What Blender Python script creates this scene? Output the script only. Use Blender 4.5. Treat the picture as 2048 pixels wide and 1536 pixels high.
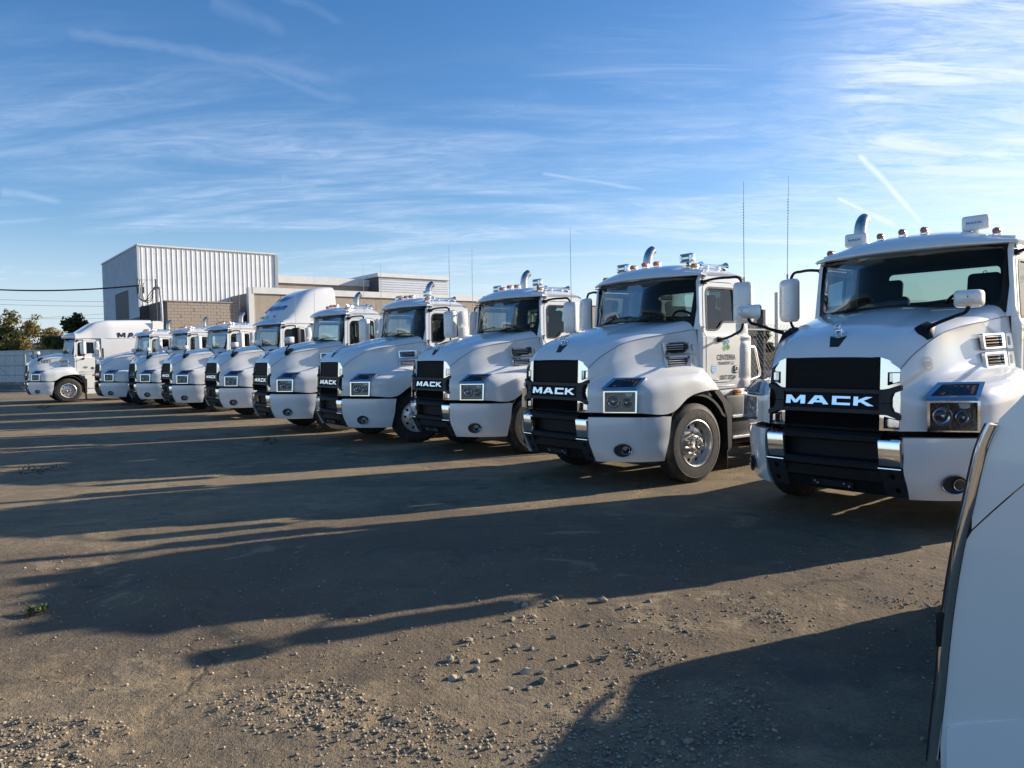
import bpy, bmesh, math, random
import numpy as np
from mathutils import Vector, Matrix
from mathutils.geometry import delaunay_2d_cdt

random.seed(7); RNG = np.random.default_rng(11)
for _o in list(bpy.data.objects): bpy.data.objects.remove(_o)
SC = bpy.context.scene
COL = SC.collection
PI = math.pi

# ------------------------------------------------------------------ camera
CAM_H, CAM_PITCH, CAM_ROLL, FPX = 1.6765, -0.03918, -0.01821, 1506.0       # FPX: focal length in pixels of the 2048 wide photograph
cd = bpy.data.cameras.new('camera'); cam = bpy.data.objects.new('camera', cd); COL.objects.link(cam)
cd.sensor_fit = 'HORIZONTAL'; cd.sensor_width = 36.0; cd.lens = 36.0 * FPX / 2048.0
cd.clip_start = 0.05; cd.clip_end = 2500
cam.matrix_world = (Matrix.Translation((0, 0, CAM_H)) @ Matrix.Rotation(PI / 2 + CAM_PITCH, 4, 'X') @ Matrix.Rotation(CAM_ROLL, 4, 'Z'))
SC.camera = cam

# ------------------------------------------------------------------ sun, sky, exposure
SUN_AZ, SUN_EL = 68.8, 19.5          # azimuth clockwise from +Y
SUN_STRENGTH, SKY_STRENGTH, EXPOSURE = 5.0, 0.098, 0.74
sd = bpy.data.lights.new('sun', 'SUN'); sun = bpy.data.objects.new('sun', sd); COL.objects.link(sun)
sd.energy = SUN_STRENGTH; sd.angle = math.radians(0.53); sd.color = (1.0, 0.89, 0.74)
_a, _e = math.radians(SUN_AZ), math.radians(SUN_EL)
SUN_DIR = Vector((math.sin(_a) * math.cos(_e), math.cos(_a) * math.cos(_e), math.sin(_e)))
sun.rotation_euler = SUN_DIR.to_track_quat('Z', 'Y').to_euler()
SC.view_settings.view_transform = 'Standard'; SC.view_settings.look = 'None'
SC.view_settings.exposure = EXPOSURE; SC.view_settings.gamma = 1.0; SC.view_settings.use_curve_mapping = False
SC.cycles.max_bounces = 8; SC.cycles.transparent_max_bounces = 16; SC.cycles.caustics_reflective = False; SC.cycles.caustics_refractive = False

class NT:
    """tiny node-tree helper"""
    def __init__(s, tree): s.t = tree; s.n = tree.nodes; s.l = tree.links
    def node(s, typ, ins=None, **kw):
        n = s.n.new(typ)
        for k, v in kw.items(): setattr(n, k, v)
        for k, v in (ins or {}).items():
            sock = n.inputs[k]
            if isinstance(v, bpy.types.NodeSocket): s.l.new(v, sock)
            else: sock.default_value = v
        return n
    def math(s, op, a, b=None, c=None, clamp=False):
        d = {0: a}
        if b is not None: d[1] = b
        if c is not None: d[2] = c
        return s.node('ShaderNodeMath', d, operation=op, use_clamp=clamp).outputs[0]
    def vmath(s, op, a, b=None, out=0):
        d = {0: a}
        if b is not None: d[1] = b
        return s.node('ShaderNodeVectorMath', d, operation=op).outputs[out]
    def noise(s, vec, scale, detail=4, rough=0.55, dist=0.0, out='Fac'):
        return s.node('ShaderNodeTexNoise', {'Vector': vec, 'Scale': scale, 'Detail': detail, 'Roughness': rough, 'Distortion': dist}).outputs[out]
    def ramp(s, fac, lo, hi, a=0.0, b=1.0, smooth=True):
        n = s.node('ShaderNodeMapRange', {0: fac, 1: lo, 2: hi, 3: a, 4: b})
        n.interpolation_type = 'SMOOTHSTEP' if smooth else 'LINEAR'; n.clamp = True
        return n.outputs[0]
    def mix(s, fac, a, b):
        n = s.node('ShaderNodeMix', data_type='RGBA')
        for i, v in ((0, fac), (6, a), (7, b)):
            if isinstance(v, bpy.types.NodeSocket): s.l.new(v, n.inputs[i])
            else: n.inputs[i].default_value = v if i == 0 else (tuple(v) + (1,))[:4]
        return n.outputs[2]

world = bpy.data.worlds.new('World'); SC.world = world; world.use_nodes = True
def build_world():
    T = NT(world.node_tree); T.n.clear()
    out = T.node('ShaderNodeOutputWorld'); bg = T.node('ShaderNodeBackground', {'Strength': SKY_STRENGTH})
    T.l.new(bg.outputs[0], out.inputs[0])
    sky = T.node('ShaderNodeTexSky'); sky.sky_type = 'NISHITA'; sky.sun_disc = False
    sky.sun_elevation = math.radians(SUN_EL); sky.sun_rotation = math.radians(SUN_AZ)
    sky.altitude = 100; sky.air_density = 1.0; sky.dust_density = 0.6; sky.ozone_density = 1.6
    tc = T.node('ShaderNodeTexCoord'); d = T.vmath('NORMALIZE', tc.outputs['Generated'])
    xyz = T.node('ShaderNodeSeparateXYZ', {0: d}); x, y, z = xyz.outputs
    # high cirrus sheet: project the direction on a plane far above
    zz = T.math('ADD', T.math('MAXIMUM', z, 0.0), 0.10)
    px, py = T.math('DIVIDE', x, zz), T.math('DIVIDE', y, zz)
    pl = T.node('ShaderNodeCombineXYZ', {0: px, 1: py, 2: 0.0}).outputs[0]
    def streak(rot, sx, sy, scale, detail, rough, dist, off):
        m = T.node('ShaderNodeMapping', {'Vector': pl, 'Location': off, 'Rotation': (0, 0, math.radians(rot)), 'Scale': (sx, sy, 1)})
        return T.noise(m.outputs[0], scale, detail, rough, dist)
    def blob(c, r):                       # soft patch round a direction
        v = Vector(c).normalized()
        dt = T.vmath('DOT_PRODUCT', d, tuple(v), out=1)
        return T.ramp(dt, math.cos(math.radians(r)), math.cos(math.radians(r * 0.25)))
    def pix(px_, py_):                    # direction seen at a place of the photograph (world directions, fixed)
        v = cam.matrix_world.to_3x3() @ Vector(((px_ - 1024) / FPX, -(py_ - 768) / FPX, -1)); return v.normalized()
    band = T.math('MULTIPLY', T.ramp(z, 0.0, 0.09), T.ramp(z, 0.42, 0.10))
    n1 = streak(14, 0.34, 1.25, 1.25, 10, 0.62, 1.1, (3.1, 1.7, 0))
    n2 = streak(24, 0.9, 2.6, 3.4, 12, 0.68, 1.5, (0.4, 7.7, 0))
    n3 = streak(-58, 0.55, 2.6, 2.1, 14, 0.70, 1.0, (5.0, 2.0, 0))
    low = T.math('MULTIPLY', band, T.math('MULTIPLY', T.ramp(n1, 0.37, 0.68), T.ramp(n2, 0.28, 0.72, 0.25, 1.0)))
    low = T.math('MULTIPLY', low, 0.78)
    horizon = T.math('MULTIPLY', T.ramp(z, 0.19, 0.0), 0.58)
    big = T.math('MULTIPLY', T.math('MAXIMUM', blob(pix(2040, 100), 13.5), T.math('MULTIPLY', blob(pix(1830, 190), 6.5), 1.0)), T.ramp(n3, 0.36, 0.62))
    big = T.math('MULTIPLY', big, 0.85)
    side = T.math('MULTIPLY', blob(pix(2250, 420), 26), T.ramp(n2, 0.30, 0.7, 0.05, 0.62))
    mid = T.math('MULTIPLY', blob(pix(1300, 230), 11), T.math('MULTIPLY', T.ramp(n3, 0.42, 0.75), 0.18))
    cov = T.math('MAXIMUM', T.math('MAXIMUM', low, big), T.math('MAXIMUM', side, mid))
    cov = T.math('MAXIMUM', cov, horizon)
    fine = T.noise(d, 40, 6, 0.7)
    def trail(p, q, w0, w1, op, wob=0.004):       # condensation trail: thin arc between two directions
        a, b = pix(*p), pix(*q); nrm = a.cross(b).normalized(); tan = (b - a); L = tan.length; tan = tan / L
        wn = T.math('MULTIPLY', T.math('SUBTRACT', T.noise(d, 14, 3), 0.5), wob * 4)
        dist = T.math('ABSOLUTE', T.math('ADD', T.vmath('DOT_PRODUCT', d, tuple(nrm), out=1), wn))
        s = T.math('DIVIDE', T.math('SUBTRACT', T.vmath('DOT_PRODUCT', d, tuple(tan), out=1), a.dot(tan)), L)
        w = T.ramp(s, 0, 1, w0, w1, smooth=False)
        k = T.math('SUBTRACT', 1.0, T.math('DIVIDE', dist, w), clamp=True)
        k = T.math('POWER', k, 0.7)
        ends = T.math('MULTIPLY', T.ramp(s, -0.02, 0.06), T.ramp(s, 1.03, 0.8))
        return T.math('MULTIPLY', T.math('MULTIPLY', k, ends), T.math('MULTIPLY', T.ramp(fine, 0.2, 0.6, 0.55, 1.0), op))
    for tr in (((1714, 305), (1855, 462), .0060, .0045, 1.0, .002), ((1672, 395), (1800, 458), .0035, .0055, 1.0, .002),
               ((120, 62), (720, 165), .008, .011, .14, .006), ((430, 110), (730, 215), .006, .009, .11, .006), ((420, -5), (580, 75), .016, .009, .08, .006),
               ((560, -10), (690, 50), .008, .005, .07, .006), ((0, 380), (130, 400), .006, .004, .30, .004), ((330, 300), (560, 330), .004, .005, .22, .003),
               ((1080, 345), (1300, 382), .003, .003, .35, .002), ((560, 360), (640, 372), .012, .008, .25, .006)):
        cov = T.math('MAXIMUM', cov, trail(*tr))
    # cloud colour: what the sky gives near the horizon, whitened by the sun
    toward = T.ramp(T.vmath('DOT_PRODUCT', d, tuple(SUN_DIR), out=1), -0.2, 1.0)
    cl = T.mix(toward, (4.2, 5.2, 6.8), (5.9, 6.5, 7.5))
    skyc = T.node('ShaderNodeHueSaturation', {'Saturation': 1.36, 'Value': 1.0, 'Color': sky.outputs[0]}).outputs[0]
    skyc = T.node('ShaderNodeMix', {0: 1.0, 6: skyc, 7: (.95, .935, 1.05, 1)}, data_type='RGBA', blend_type='MULTIPLY').outputs[2]
    T.l.new(T.mix(cov, skyc, cl), bg.inputs[0])
build_world()

# ------------------------------------------------------------------ materials
def principled(name, base=(.5, .5, .5), rough=.5, metal=0., coat=0., spec=.5, trans=0.):
    m = bpy.data.materials.new(name); m.use_nodes = True; T = NT(m.node_tree); b = T.n['Principled BSDF']
    b.inputs['Base Color'].default_value = (*base, 1); b.inputs['Roughness'].default_value = rough; b.inputs['Metallic'].default_value = metal
    b.inputs['Coat Weight'].default_value = coat; b.inputs['Coat Roughness'].default_value = .06; b.inputs['Specular IOR Level'].default_value = spec
    b.inputs['Transmission Weight'].default_value = trans
    return m, T, b
def vary(T, b, base, amt=.12, scale=6., coord='Object', rough=None, dirt=None, bump=0., bscale=60.):
    co = T.node('ShaderNodeTexCoord').outputs[coord]
    n = T.noise(co, scale, 6, .6)
    c = T.mix(T.ramp(n, .3, .7), tuple(x * (1 - amt) for x in base), tuple(min(1, x * (1 + amt)) for x in base))
    if dirt:
        n2 = T.noise(co, dirt[1], 8, .7); c = T.mix(T.math('MULTIPLY', T.ramp(n2, dirt[3], dirt[3] + .25), dirt[2]), c, dirt[0])
    T.l.new(c, b.inputs['Base Color'])
    if rough is not None: T.l.new(T.ramp(T.noise(co, scale * 2.3, 5), .25, .75, rough[0], rough[1]), b.inputs['Roughness'])
    if bump:
        bn = T.node('ShaderNodeBump', {'Height': T.noise(co, bscale, 5), 'Strength': bump, 'Distance': .02}); T.l.new(bn.outputs[0], b.inputs['Normal'])
M = {}
def mk(name, base, rough, metal=0., coat=0., v=None, spec=.5):
    m, T, b = principled(name, base, rough, metal, coat, spec)
    if v is not None: vary(T, b, base, **v)
    M[name] = m; return m
mk('white_paint', (.86, .85, .81), .28, 0, 1.0, dict(amt=.01, scale=3, rough=(.20, .26), dirt=((.52, .47, .40), 9, .05, .56)))
mk('grey_white', (.66, .67, .67), .45, 0, 0, dict(amt=.05, scale=4))
mk('chrome', (.88, .89, .9), .06, 1.0, 0, dict(amt=.02, scale=20, rough=(.03, .10)))
mk('steel', (.55, .53, .50), .3, 1.0, 0, dict(amt=.12, scale=14, rough=(.2, .42)))
mk('aluminium', (.74, .73, .71), .42, .72, 0, dict(amt=.06, scale=18, rough=(.30, .44)))
mk('black_plastic', (.010, .010, .011), .55, 0, 0, dict(amt=.2, scale=20, rough=(.5, .65), dirt=((.03, .027, .024), 14, .3, .5)), spec=.25)
mk('charcoal_plastic', (.030, .031, .034), .5, 0, 0, dict(amt=.15, scale=16, rough=(.42, .55), dirt=((.06, .053, .046), 14, .3, .5)), spec=.35)
mk('void_black', (.006, .006, .007), .8)
mk('rubber', (.022, .022, .023), .75, 0, 0, dict(amt=.2, scale=30, dirt=((.13, .105, .08), 11, .55, .46)))
mk('chassis_black', (.02, .02, .021), .55, 0, 0, dict(amt=.25, scale=12, dirt=((.09, .075, .06), 9, .5, .5)))
mk('seat_fabric', (.03, .03, .034), .9)
mk('dash_grey', (.055, .057, .062), .7)
mk('liner_grey', (.075, .078, .082), .85)
mk('paper', (.75, .8, .8), .7)
mk('decal_black', (.02, .02, .022), .4)
mk('decal_blue', (.03, .13, .42), .4)
mk('decal_sky', (.30, .56, .86), .4)
mk('decal_green', (.10, .42, .07), .4)
mk('decal_red', (.55, .06, .03), .4)
mk('decal_pale', (.55, .74, .86), .4)
mk('decal_grey', (.22, .24, .27), .4)
mk('amber', (.62, .17, .015), .12, 0, .5, dict(amt=.25, scale=40))
mk('amber_dull', (.34, .12, .05), .18, 0, .5, dict(amt=.3, scale=30))
mk('lamp_dark', (.022, .025, .03), .10, .2, 1.0, dict(amt=.5, scale=9))
mk('lamp_silver', (.7, .72, .75), .12, 1.0)
mk('mirror_glass', (.75, .78, .8), .03, 1.0)
mk('metal_white', (.82, .82, .81), .42, .1, 0, dict(amt=.05, scale=.8, rough=(.35, .5), dirt=((.42, .41, .39), 1.2, .25, .5)))
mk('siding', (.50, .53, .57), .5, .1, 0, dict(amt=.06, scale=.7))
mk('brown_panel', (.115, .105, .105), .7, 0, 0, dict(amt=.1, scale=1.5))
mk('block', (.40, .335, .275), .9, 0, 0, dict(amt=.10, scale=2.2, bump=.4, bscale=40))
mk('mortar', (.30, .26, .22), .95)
mk('precast', (.41, .35, .28), .92, 0, 0, dict(amt=.10, scale=1.2, bump=.4, bscale=50, dirt=((.30, .26, .22), 3, .4, .5)))
mk('trim_white', (.72, .72, .69), .6, 0, 0, dict(amt=.05, scale=2))
mk('roof_grey', (.35, .35, .35), .8)
mk('wire_grey', (.16, .165, .17), .5, .5); mk('galv', (.42, .43, .44), .45, .8, 0, dict(amt=.12, scale=9))
mk('cable_black', (.02, .02, .022), .6)
mk('privacy', (.05, .055, .062), .8, 0, 0, dict(amt=.15, scale=4))
mk('car_black', (.012, .013, .016), .15, 0, 1.0)
mk('bark', (.10, .075, .055), .9, 0, 0, dict(amt=.25, scale=8))
mk('brick_red', (.22, .10, .07), .9)
mk('pale_wall', (.76, .74, .68), .8, 0, 0, dict(amt=.08, scale=1.0, dirt=((.40, .37, .33), 2, .4, .5)))
def leaf_mat(name, a, b_, c_):
    m, T, b = principled(name, a, .6, spec=.25)
    at = T.node('ShaderNodeAttribute', attribute_name='tint').outputs['Fac']
    c = T.mix(T.ramp(at, .0, .55, smooth=False), a, b_); c = T.mix(T.ramp(at, .55, 1.0, smooth=False), c, c_)
    T.l.new(c, b.inputs['Base Color'])
    tr = T.node('ShaderNodeBsdfTranslucent', {'Color': c}); mx = T.node('ShaderNodeMixShader', {0: .35, 1: b.outputs[0], 2: tr.outputs[0]})
    T.l.new(mx.outputs[0], T.n['Material Output'].inputs[0]); M[name] = m
leaf_mat('leaf_autumn', (.05, .058, .02), (.17, .14, .045), (.34, .26, .09))
leaf_mat('leaf_green', (.03, .042, .018), (.075, .09, .03), (.16, .15, .055))
leaf_mat('leaf_weed', (.035, .06, .02), (.07, .10, .03), (.16, .14, .06))
def glass_mat(name, tint, refl=1.0):
    m = bpy.data.materials.new(name); m.use_nodes = True; T = NT(m.node_tree); T.n.clear()
    out = T.node('ShaderNodeOutputMaterial'); tr = T.node('ShaderNodeBsdfTransparent', {'Color': (*tint, 1)})
    gl = T.node('ShaderNodeBsdfGlossy', {'Color': (.95, .97, 1, 1), 'Roughness': .01})
    fr = T.node('ShaderNodeFresnel', {'IOR': 1.5}); f = T.math('MULTIPLY', fr.outputs[0], refl, clamp=True)
    mx = T.node('ShaderNodeMixShader', {0: f, 1: tr.outputs[0], 2: gl.outputs[0]}); T.l.new(mx.outputs[0], out.inputs[0]); M[name] = m
glass_mat('glass', (.58, .72, .72), .24); glass_mat('glass_side', (.46, .54, .52), 1.0)
def clear_lens(name, tint):
    glass_mat(name, tint, 1.6)
glass_mat('lens', (.80, .83, .86), .55)
def ground_mat():
    m, T, b = principled('dirt_asphalt', rough=.95, spec=.25)
    co = T.node('ShaderNodeNewGeometry').outputs['Position']
    big = T.noise(co, .35, 5, .6, .4); med = T.noise(co, 1.6, 7, .65, .5); grit = T.noise(co, 55, 3, .7); speck = T.noise(co, 180, 2, .6)
    c = T.mix(T.ramp(big, .36, .62), (.205, .155, .098), (.325, .245, .145))          # worn asphalt under dust
    c = T.mix(T.math('MULTIPLY', T.ramp(med, .50, .70), .75), c, (.44, .32, .16))     # sandy drift
    c = T.mix(T.math('MULTIPLY', T.ramp(T.noise(co, .8, 6, .6, .8), .56, .72), .7), c, (.085, .078, .070))  # bare dark asphalt and oil stains
    c = T.mix(T.math('MULTIPLY', T.ramp(T.noise(co, .55, 4, .6), .55, .7), .35), c, (.20, .125, .095))      # reddish soil
    c = T.mix(T.ramp(grit, .35, .68, 0, .55), c, (.12, .095, .068)); c = T.mix(T.ramp(speck, .60, .72, 0, .6), c, (.42, .36, .27))
    vo = T.node('ShaderNodeTexVoronoi', {'Vector': T.vmath('ADD', co, T.vmath('MULTIPLY', T.noise(co, 1.3, 4, .6, out='Color'), (.9, .9, 0))), 'Scale': .42}, feature='DISTANCE_TO_EDGE')
    st = T.ramp(T.noise(T.vmath('MULTIPLY', co, (1.0, 2.2, 1.0)), 1.1, 9, .7, 1.0), .57, .70)
    c = T.mix(T.math('MULTIPLY', st, .62), c, (.06, .048, .036))      # oil and damp stains
    c = T.mix(T.math('MULTIPLY', T.ramp(T.noise(co, 9, 6, .75, .6), .55, .68), .45), c, (.44, .34, .21))      # pale crumbs
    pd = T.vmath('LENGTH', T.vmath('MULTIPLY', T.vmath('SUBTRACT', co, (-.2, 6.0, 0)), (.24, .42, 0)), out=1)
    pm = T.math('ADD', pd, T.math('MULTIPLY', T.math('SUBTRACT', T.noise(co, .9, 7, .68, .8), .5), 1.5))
    c = T.mix(T.math('MULTIPLY', T.ramp(pm, 1.15, .75), .55), c, (.118, .088, .060))      # bare asphalt patch, its colour darkened further to deepen the truck shade
    c = T.mix(T.math('MULTIPLY', T.ramp(T.noise(co, 1.9, 9, .72, 1.4), .50, .66), .55), c, (.135, .116, .096))      # grey asphalt showing through in ragged islands
    c = T.mix(T.math('MULTIPLY', T.ramp(T.noise(T.vmath('ADD', co, (31, 7, 0)), .75, 9, .7, 1.6), .585, .63), .6), c, (.36, .275, .165))      # drifts of pale fines
    tr = T.noise(T.node('ShaderNodeMapping', {'Vector': co, 'Rotation': (0, 0, .7), 'Scale': (.18, 2.6, 1)}).outputs[0], 1.0, 5, .6, .6)
    c = T.mix(T.math('MULTIPLY', T.ramp(tr, .54, .68), .35), c, (.10, .083, .066))      # worn wheel lanes
    crack = T.math('MULTIPLY', T.ramp(vo.outputs['Distance'], .012, .002), T.ramp(T.noise(co, .6, 3), .5, .65))
    c = T.mix(T.math('MULTIPLY', crack, .5), c, (.045, .038, .032))
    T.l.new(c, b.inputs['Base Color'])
    h = T.math('ADD', T.math('MULTIPLY', grit, .5), T.math('ADD', T.math('MULTIPLY', speck, .2), T.math('MULTIPLY', crack, -.35)))
    h = T.math('ADD', h, T.math('MULTIPLY', T.noise(co, 14, 5, .7), .8))
    bn = T.node('ShaderNodeBump', {'Height': h, 'Strength': .9, 'Distance': .02}); T.l.new(bn.outputs[0], b.inputs['Normal'])
    M['dirt_asphalt'] = m
ground_mat()
def stone_mat():
    m, T, b = principled('stone', rough=.9)
    oi = T.node('ShaderNodeObjectInfo').outputs['Random']; co = T.node('ShaderNodeNewGeometry').outputs['Position']
    ri = T.node('ShaderNodeNewGeometry').outputs['Random Per Island']
    n = T.noise(co, 30, 5)
    c = T.mix(T.math('FRACT', T.math('ADD', oi, ri)), (.17, .14, .105), (.50, .41, .29)); c = T.mix(T.ramp(n, .35, .7, 0, .5), c, (.27, .235, .19)); T.l.new(c, b.inputs['Base Color'])
    M['stone'] = m
stone_mat()

# ------------------------------------------------------------------ mesh helpers
def hermite(pts, k, closed=False):
    """smooth curve through pts (chord-length Catmull-Rom), k samples per interval"""
    p = np.array(pts, float); n = len(p)
    if n == 2: return np.array([p[0] + (p[1] - p[0]) * t for t in np.linspace(0, 1, k + 1)])
    d = np.maximum(np.linalg.norm(np.diff(p, axis=0), axis=1), 1e-6)
    m = np.zeros_like(p)
    for i in range(1, n - 1):
        a, b = d[i - 1], d[i]; m[i] = ((p[i] - p[i - 1]) / a * b + (p[i + 1] - p[i]) / b * a) / (a + b)
    m[0] = 2 * (p[1] - p[0]) / d[0] - m[1]; m[-1] = 2 * (p[-1] - p[-2]) / d[-1] - m[-2]
    out = []
    for i in range(n - 1):
        for j in range(k):
            t = j / k; t2, t3 = t * t, t ** 3
            out.append((2 * t3 - 3 * t2 + 1) * p[i] + (t3 - 2 * t2 + t) * d[i] * m[i] + (-2 * t3 + 3 * t2) * p[i + 1] + (t3 - t2) * d[i] * m[i + 1])
    out.append(p[-1]); return np.array(out)
def net_patch(rails, ku=5, kv=4):
    """rails: list of point lists with equal station counts -> dense grid [rail][station]"""
    a = [hermite(r, ku) for r in rails]; ns = len(a[0])
    cols = [hermite([r[i] for r in a], kv) for i in range(ns)]
    return [[tuple(cols[i][j]) for i in range(ns)] for j in range(len(cols[0]))]
def rpoly(pts, r, n=5):
    """2-D polygon with rounded corners; r one number or one per corner"""
    out = []; N = len(pts)
    for i in range(N):
        p, a, b = Vector(pts[i]), Vector(pts[i - 1]), Vector(pts[(i + 1) % N])
        ri = r[i] if isinstance(r, (list, tuple)) else r
        if ri <= 0: out.append(tuple(p)); continue
        da, db = (a - p), (b - p); ri_ = min(ri, da.length * .49, db.length * .49)
        s, e = p + da.normalized() * ri_, p + db.normalized() * ri_
        for t in np.linspace(0, 1, n + 1):
            q = s * (1 - t) ** 2 + p * 2 * t * (1 - t) + e * t * t; out.append((q.x, q.y))
    return out
def circ(cx, cy, r, n=16, ry=None):
    return [(cx + r * math.cos(2 * PI * i / n), cy + (ry or r) * math.sin(2 * PI * i / n)) for i in range(n)]
def inside(pt, poly):
    x, y = pt; c = False; n = len(poly); j = n - 1
    for i in range(n):
        xi, yi = poly[i]; xj, yj = poly[j]
        if (yi > y) != (yj > y) and x < (xj - xi) * (y - yi) / (yj - yi) + xi: c = not c
        j = i
    return c
def cdt(outline, holes=(), lines=(), pts=()):
    vs, es = [], []
    for lp in [outline, *holes]:
        b = len(vs); n = len(lp); vs += [Vector(q) for q in lp]; es += [(b + i, b + (i + 1) % n) for i in range(n)]
    for l in lines:
        b = len(vs); vs += [Vector(q) for q in l]; es += [(b + i, b + i + 1) for i in range(len(l) - 1)]
    vs += [Vector(q) for q in pts if inside(q, outline) and not any(inside(q, h) for h in holes)]
    r = delaunay_2d_cdt(vs, es, [], 0, 1e-6)
    V, F = r[0], r[2]; out = []
    for f in F:
        c = sum((V[i] for i in f), Vector((0, 0))) / len(f)
        if inside(c, outline) and not any(inside(c, h) for h in holes): out.append(list(f))
    return [(q.x, q.y) for q in V], out

class MB:
    def __init__(s): s.v = []; s.f = []; s.m = []
    def add(s, vs, fs, mi=0):
        b = len(s.v); s.v += [tuple(map(float, q)) for q in vs]; s.f += [tuple(b + i for i in f) for f in fs]; s.m += [mi] * len(fs); return s
    def box(s, a, b, mi=0):
        (x0, y0, z0), (x1, y1, z1) = a, b
        vs = [(x, y, z) for z in (z0, z1) for y in (y0, y1) for x in (x0, x1)]
        return s.add(vs, [(0, 2, 3, 1), (4, 5, 7, 6), (0, 1, 5, 4), (2, 6, 7, 3), (0, 4, 6, 2), (1, 3, 7, 5)], mi)
    def rbox(s, a, b, r=.01, seg=2, mi=0, mat=None):
        bm = bmesh.new(); bmesh.ops.create_cube(bm, size=1)
        c = [(p + q) / 2 for p, q in zip(a, b)]; d = [abs(q - p) for p, q in zip(a, b)]
        for v in bm.verts: v.co = Vector((v.co.x * d[0], v.co.y * d[1], v.co.z * d[2]))
        bmesh.ops.bevel(bm, geom=bm.edges[:], offset=min(r, min(d) * .49), segments=seg, profile=.5, affect='EDGES', clamp_overlap=True)
        vs = [(v.co + Vector(c)) if mat is None else (mat @ (v.co + Vector(c))) for v in bm.verts]; bm.verts.index_update()
        s.add(vs, [[v.index for v in f.verts] for f in bm.faces], mi); bm.free(); return s
    def grid(s, g, mi=0, flip=False):
        n, m = len(g), len(g[0]); vs = [q for r in g for q in r]; fs = []
        for i in range(n - 1):
            for j in range(m - 1):
                q = (i * m + j, i * m + j + 1, (i + 1) * m + j + 1, (i + 1) * m + j); fs.append(q[::-1] if flip else q)
        return s.add(vs, fs, mi)
    def tube(s, path, r, n=8, mi=0, caps=True, smooth_k=0):
        P_ = [Vector(q) for q in (hermite(path, smooth_k) if smooth_k else path)]; rr = r if isinstance(r, (list, tuple)) else [r] * len(P_)
        if len(rr) != len(P_): rr = list(np.interp(np.linspace(0, 1, len(P_)), np.linspace(0, 1, len(rr)), rr))
        t = (P_[1] - P_[0]).normalized(); nx = t.orthogonal().normalized(); vs = []
        for i, p in enumerate(P_):
            tt = (P_[min(i + 1, len(P_) - 1)] - P_[max(i - 1, 0)]).normalized()
            nx = (nx - tt * nx.dot(tt)); nx = nx.normalized() if nx.length > 1e-6 else tt.orthogonal().normalized(); ny = tt.cross(nx)
            vs += [p + (nx * math.cos(2 * PI * k / n) + ny * math.sin(2 * PI * k / n)) * rr[i] for k in range(n)]
        fs = [(i * n + k, i * n + (k + 1) % n, (i + 1) * n + (k + 1) % n, (i + 1) * n + k) for i in range(len(P_) - 1) for k in range(n)]
        if caps: fs += [tuple(range(n))[::-1], tuple((len(P_) - 1) * n + k for k in range(n))]
        return s.add(vs, fs, mi)
    def lathe(s, prof, n=32, mi=0, axis='y', c=(0, 0, 0)):
        """prof: (radius, along) pairs, spun about an axis through c"""
        vs = []
        for r, a in prof:
            for k in range(n):
                p, q = r * math.cos(2 * PI * k / n), r * math.sin(2 * PI * k / n)
                w = {'y': (p, a, q), 'x': (a, p, q), 'z': (p, q, a)}[axis]; vs.append((w[0] + c[0], w[1] + c[1], w[2] + c[2]))
        fs = [(i * n + k, i * n + (k + 1) % n, (i + 1) * n + (k + 1) % n, (i + 1) * n + k) for i in range(len(prof) - 1) for k in range(n)]
        return s.add(vs, fs, mi)
    def sheet(s, outline, fmap, holes=(), lines=(), pts=(), flange=None, mi=0, back=False):
        """flat outline (with holes) mapped to 3-D by fmap(a, b); flange = 3-D offset of a rim drawn in from every edge"""
        V, F = cdt(outline, holes, lines, pts); s.add([fmap(*q) for q in V], F, mi)
        if flange is not None:
            o = Vector(flange)
            for lp in [outline, *holes]:
                w = [Vector(fmap(*q)) for q in lp]; n = len(w)
                s.add(w + [q + o for q in w], [(i, (i + 1) % n, n + (i + 1) % n, n + i) for i in range(n)], mi)
            if back: s.add([Vector(fmap(*q)) + o for q in V], [f[::-1] for f in F], mi)
        return s
    def merge(s, o, mat=None, mi=None):
        vs = o.v if mat is None else [tuple(mat @ Vector(q)) for q in o.v]; b = len(s.v); s.v += vs
        s.f += [tuple(b + i for i in f) for f in o.f]; s.m += [(k if mi is None else mi) for k in o.m]; return s
    def mirrored(s):
        o = MB(); o.v = [(x, -y, z) for x, y, z in s.v]; o.f = [f[::-1] for f in s.f]; o.m = list(s.m); return o
    def mesh(s, name, mats, angle=35, flat=False, fix=True):
        me = bpy.data.meshes.new(name); me.from_pydata(s.v, [], s.f)
        for m in (mats if isinstance(mats, (list, tuple)) else [mats]): me.materials.append(M[m])
        me.polygons.foreach_set('material_index', s.m)
        if fix:
            bm = bmesh.new(); bm.from_mesh(me); bmesh.ops.remove_doubles(bm, verts=bm.verts, dist=1e-5); bmesh.ops.recalc_face_normals(bm, faces=bm.faces); bm.to_mesh(me); bm.free()
        if not flat:
            me.polygons.foreach_set('use_smooth', [True] * len(me.polygons)); me.set_sharp_from_angle(angle=math.radians(angle))
        me.update(); return me
CACHE = {}
def put(name, me, parent=None, loc=None, rot=None, **props):
    o = bpy.data.objects.new(name, me); COL.objects.link(o)
    if parent is not None: o.parent = parent
    if loc is not None: o.location = loc
    if rot is not None: o.rotation_euler = rot
    for k, v in props.items(): o[k] = v
    return o
def part(name, key, fn, mats, parent, mirror=False, angle=35, flat=False, fix=True, loc=None, rot=None, **props):
    k = key + ('_m' if mirror else '') + str(mats)
    if k not in CACHE:
        mb = MB(); fn(mb); mb = mb.mirrored() if mirror else mb; CACHE[k] = mb.mesh(name, mats, angle, flat, fix)
    return put(name, CACHE[k], parent, loc, rot, **props)
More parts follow.
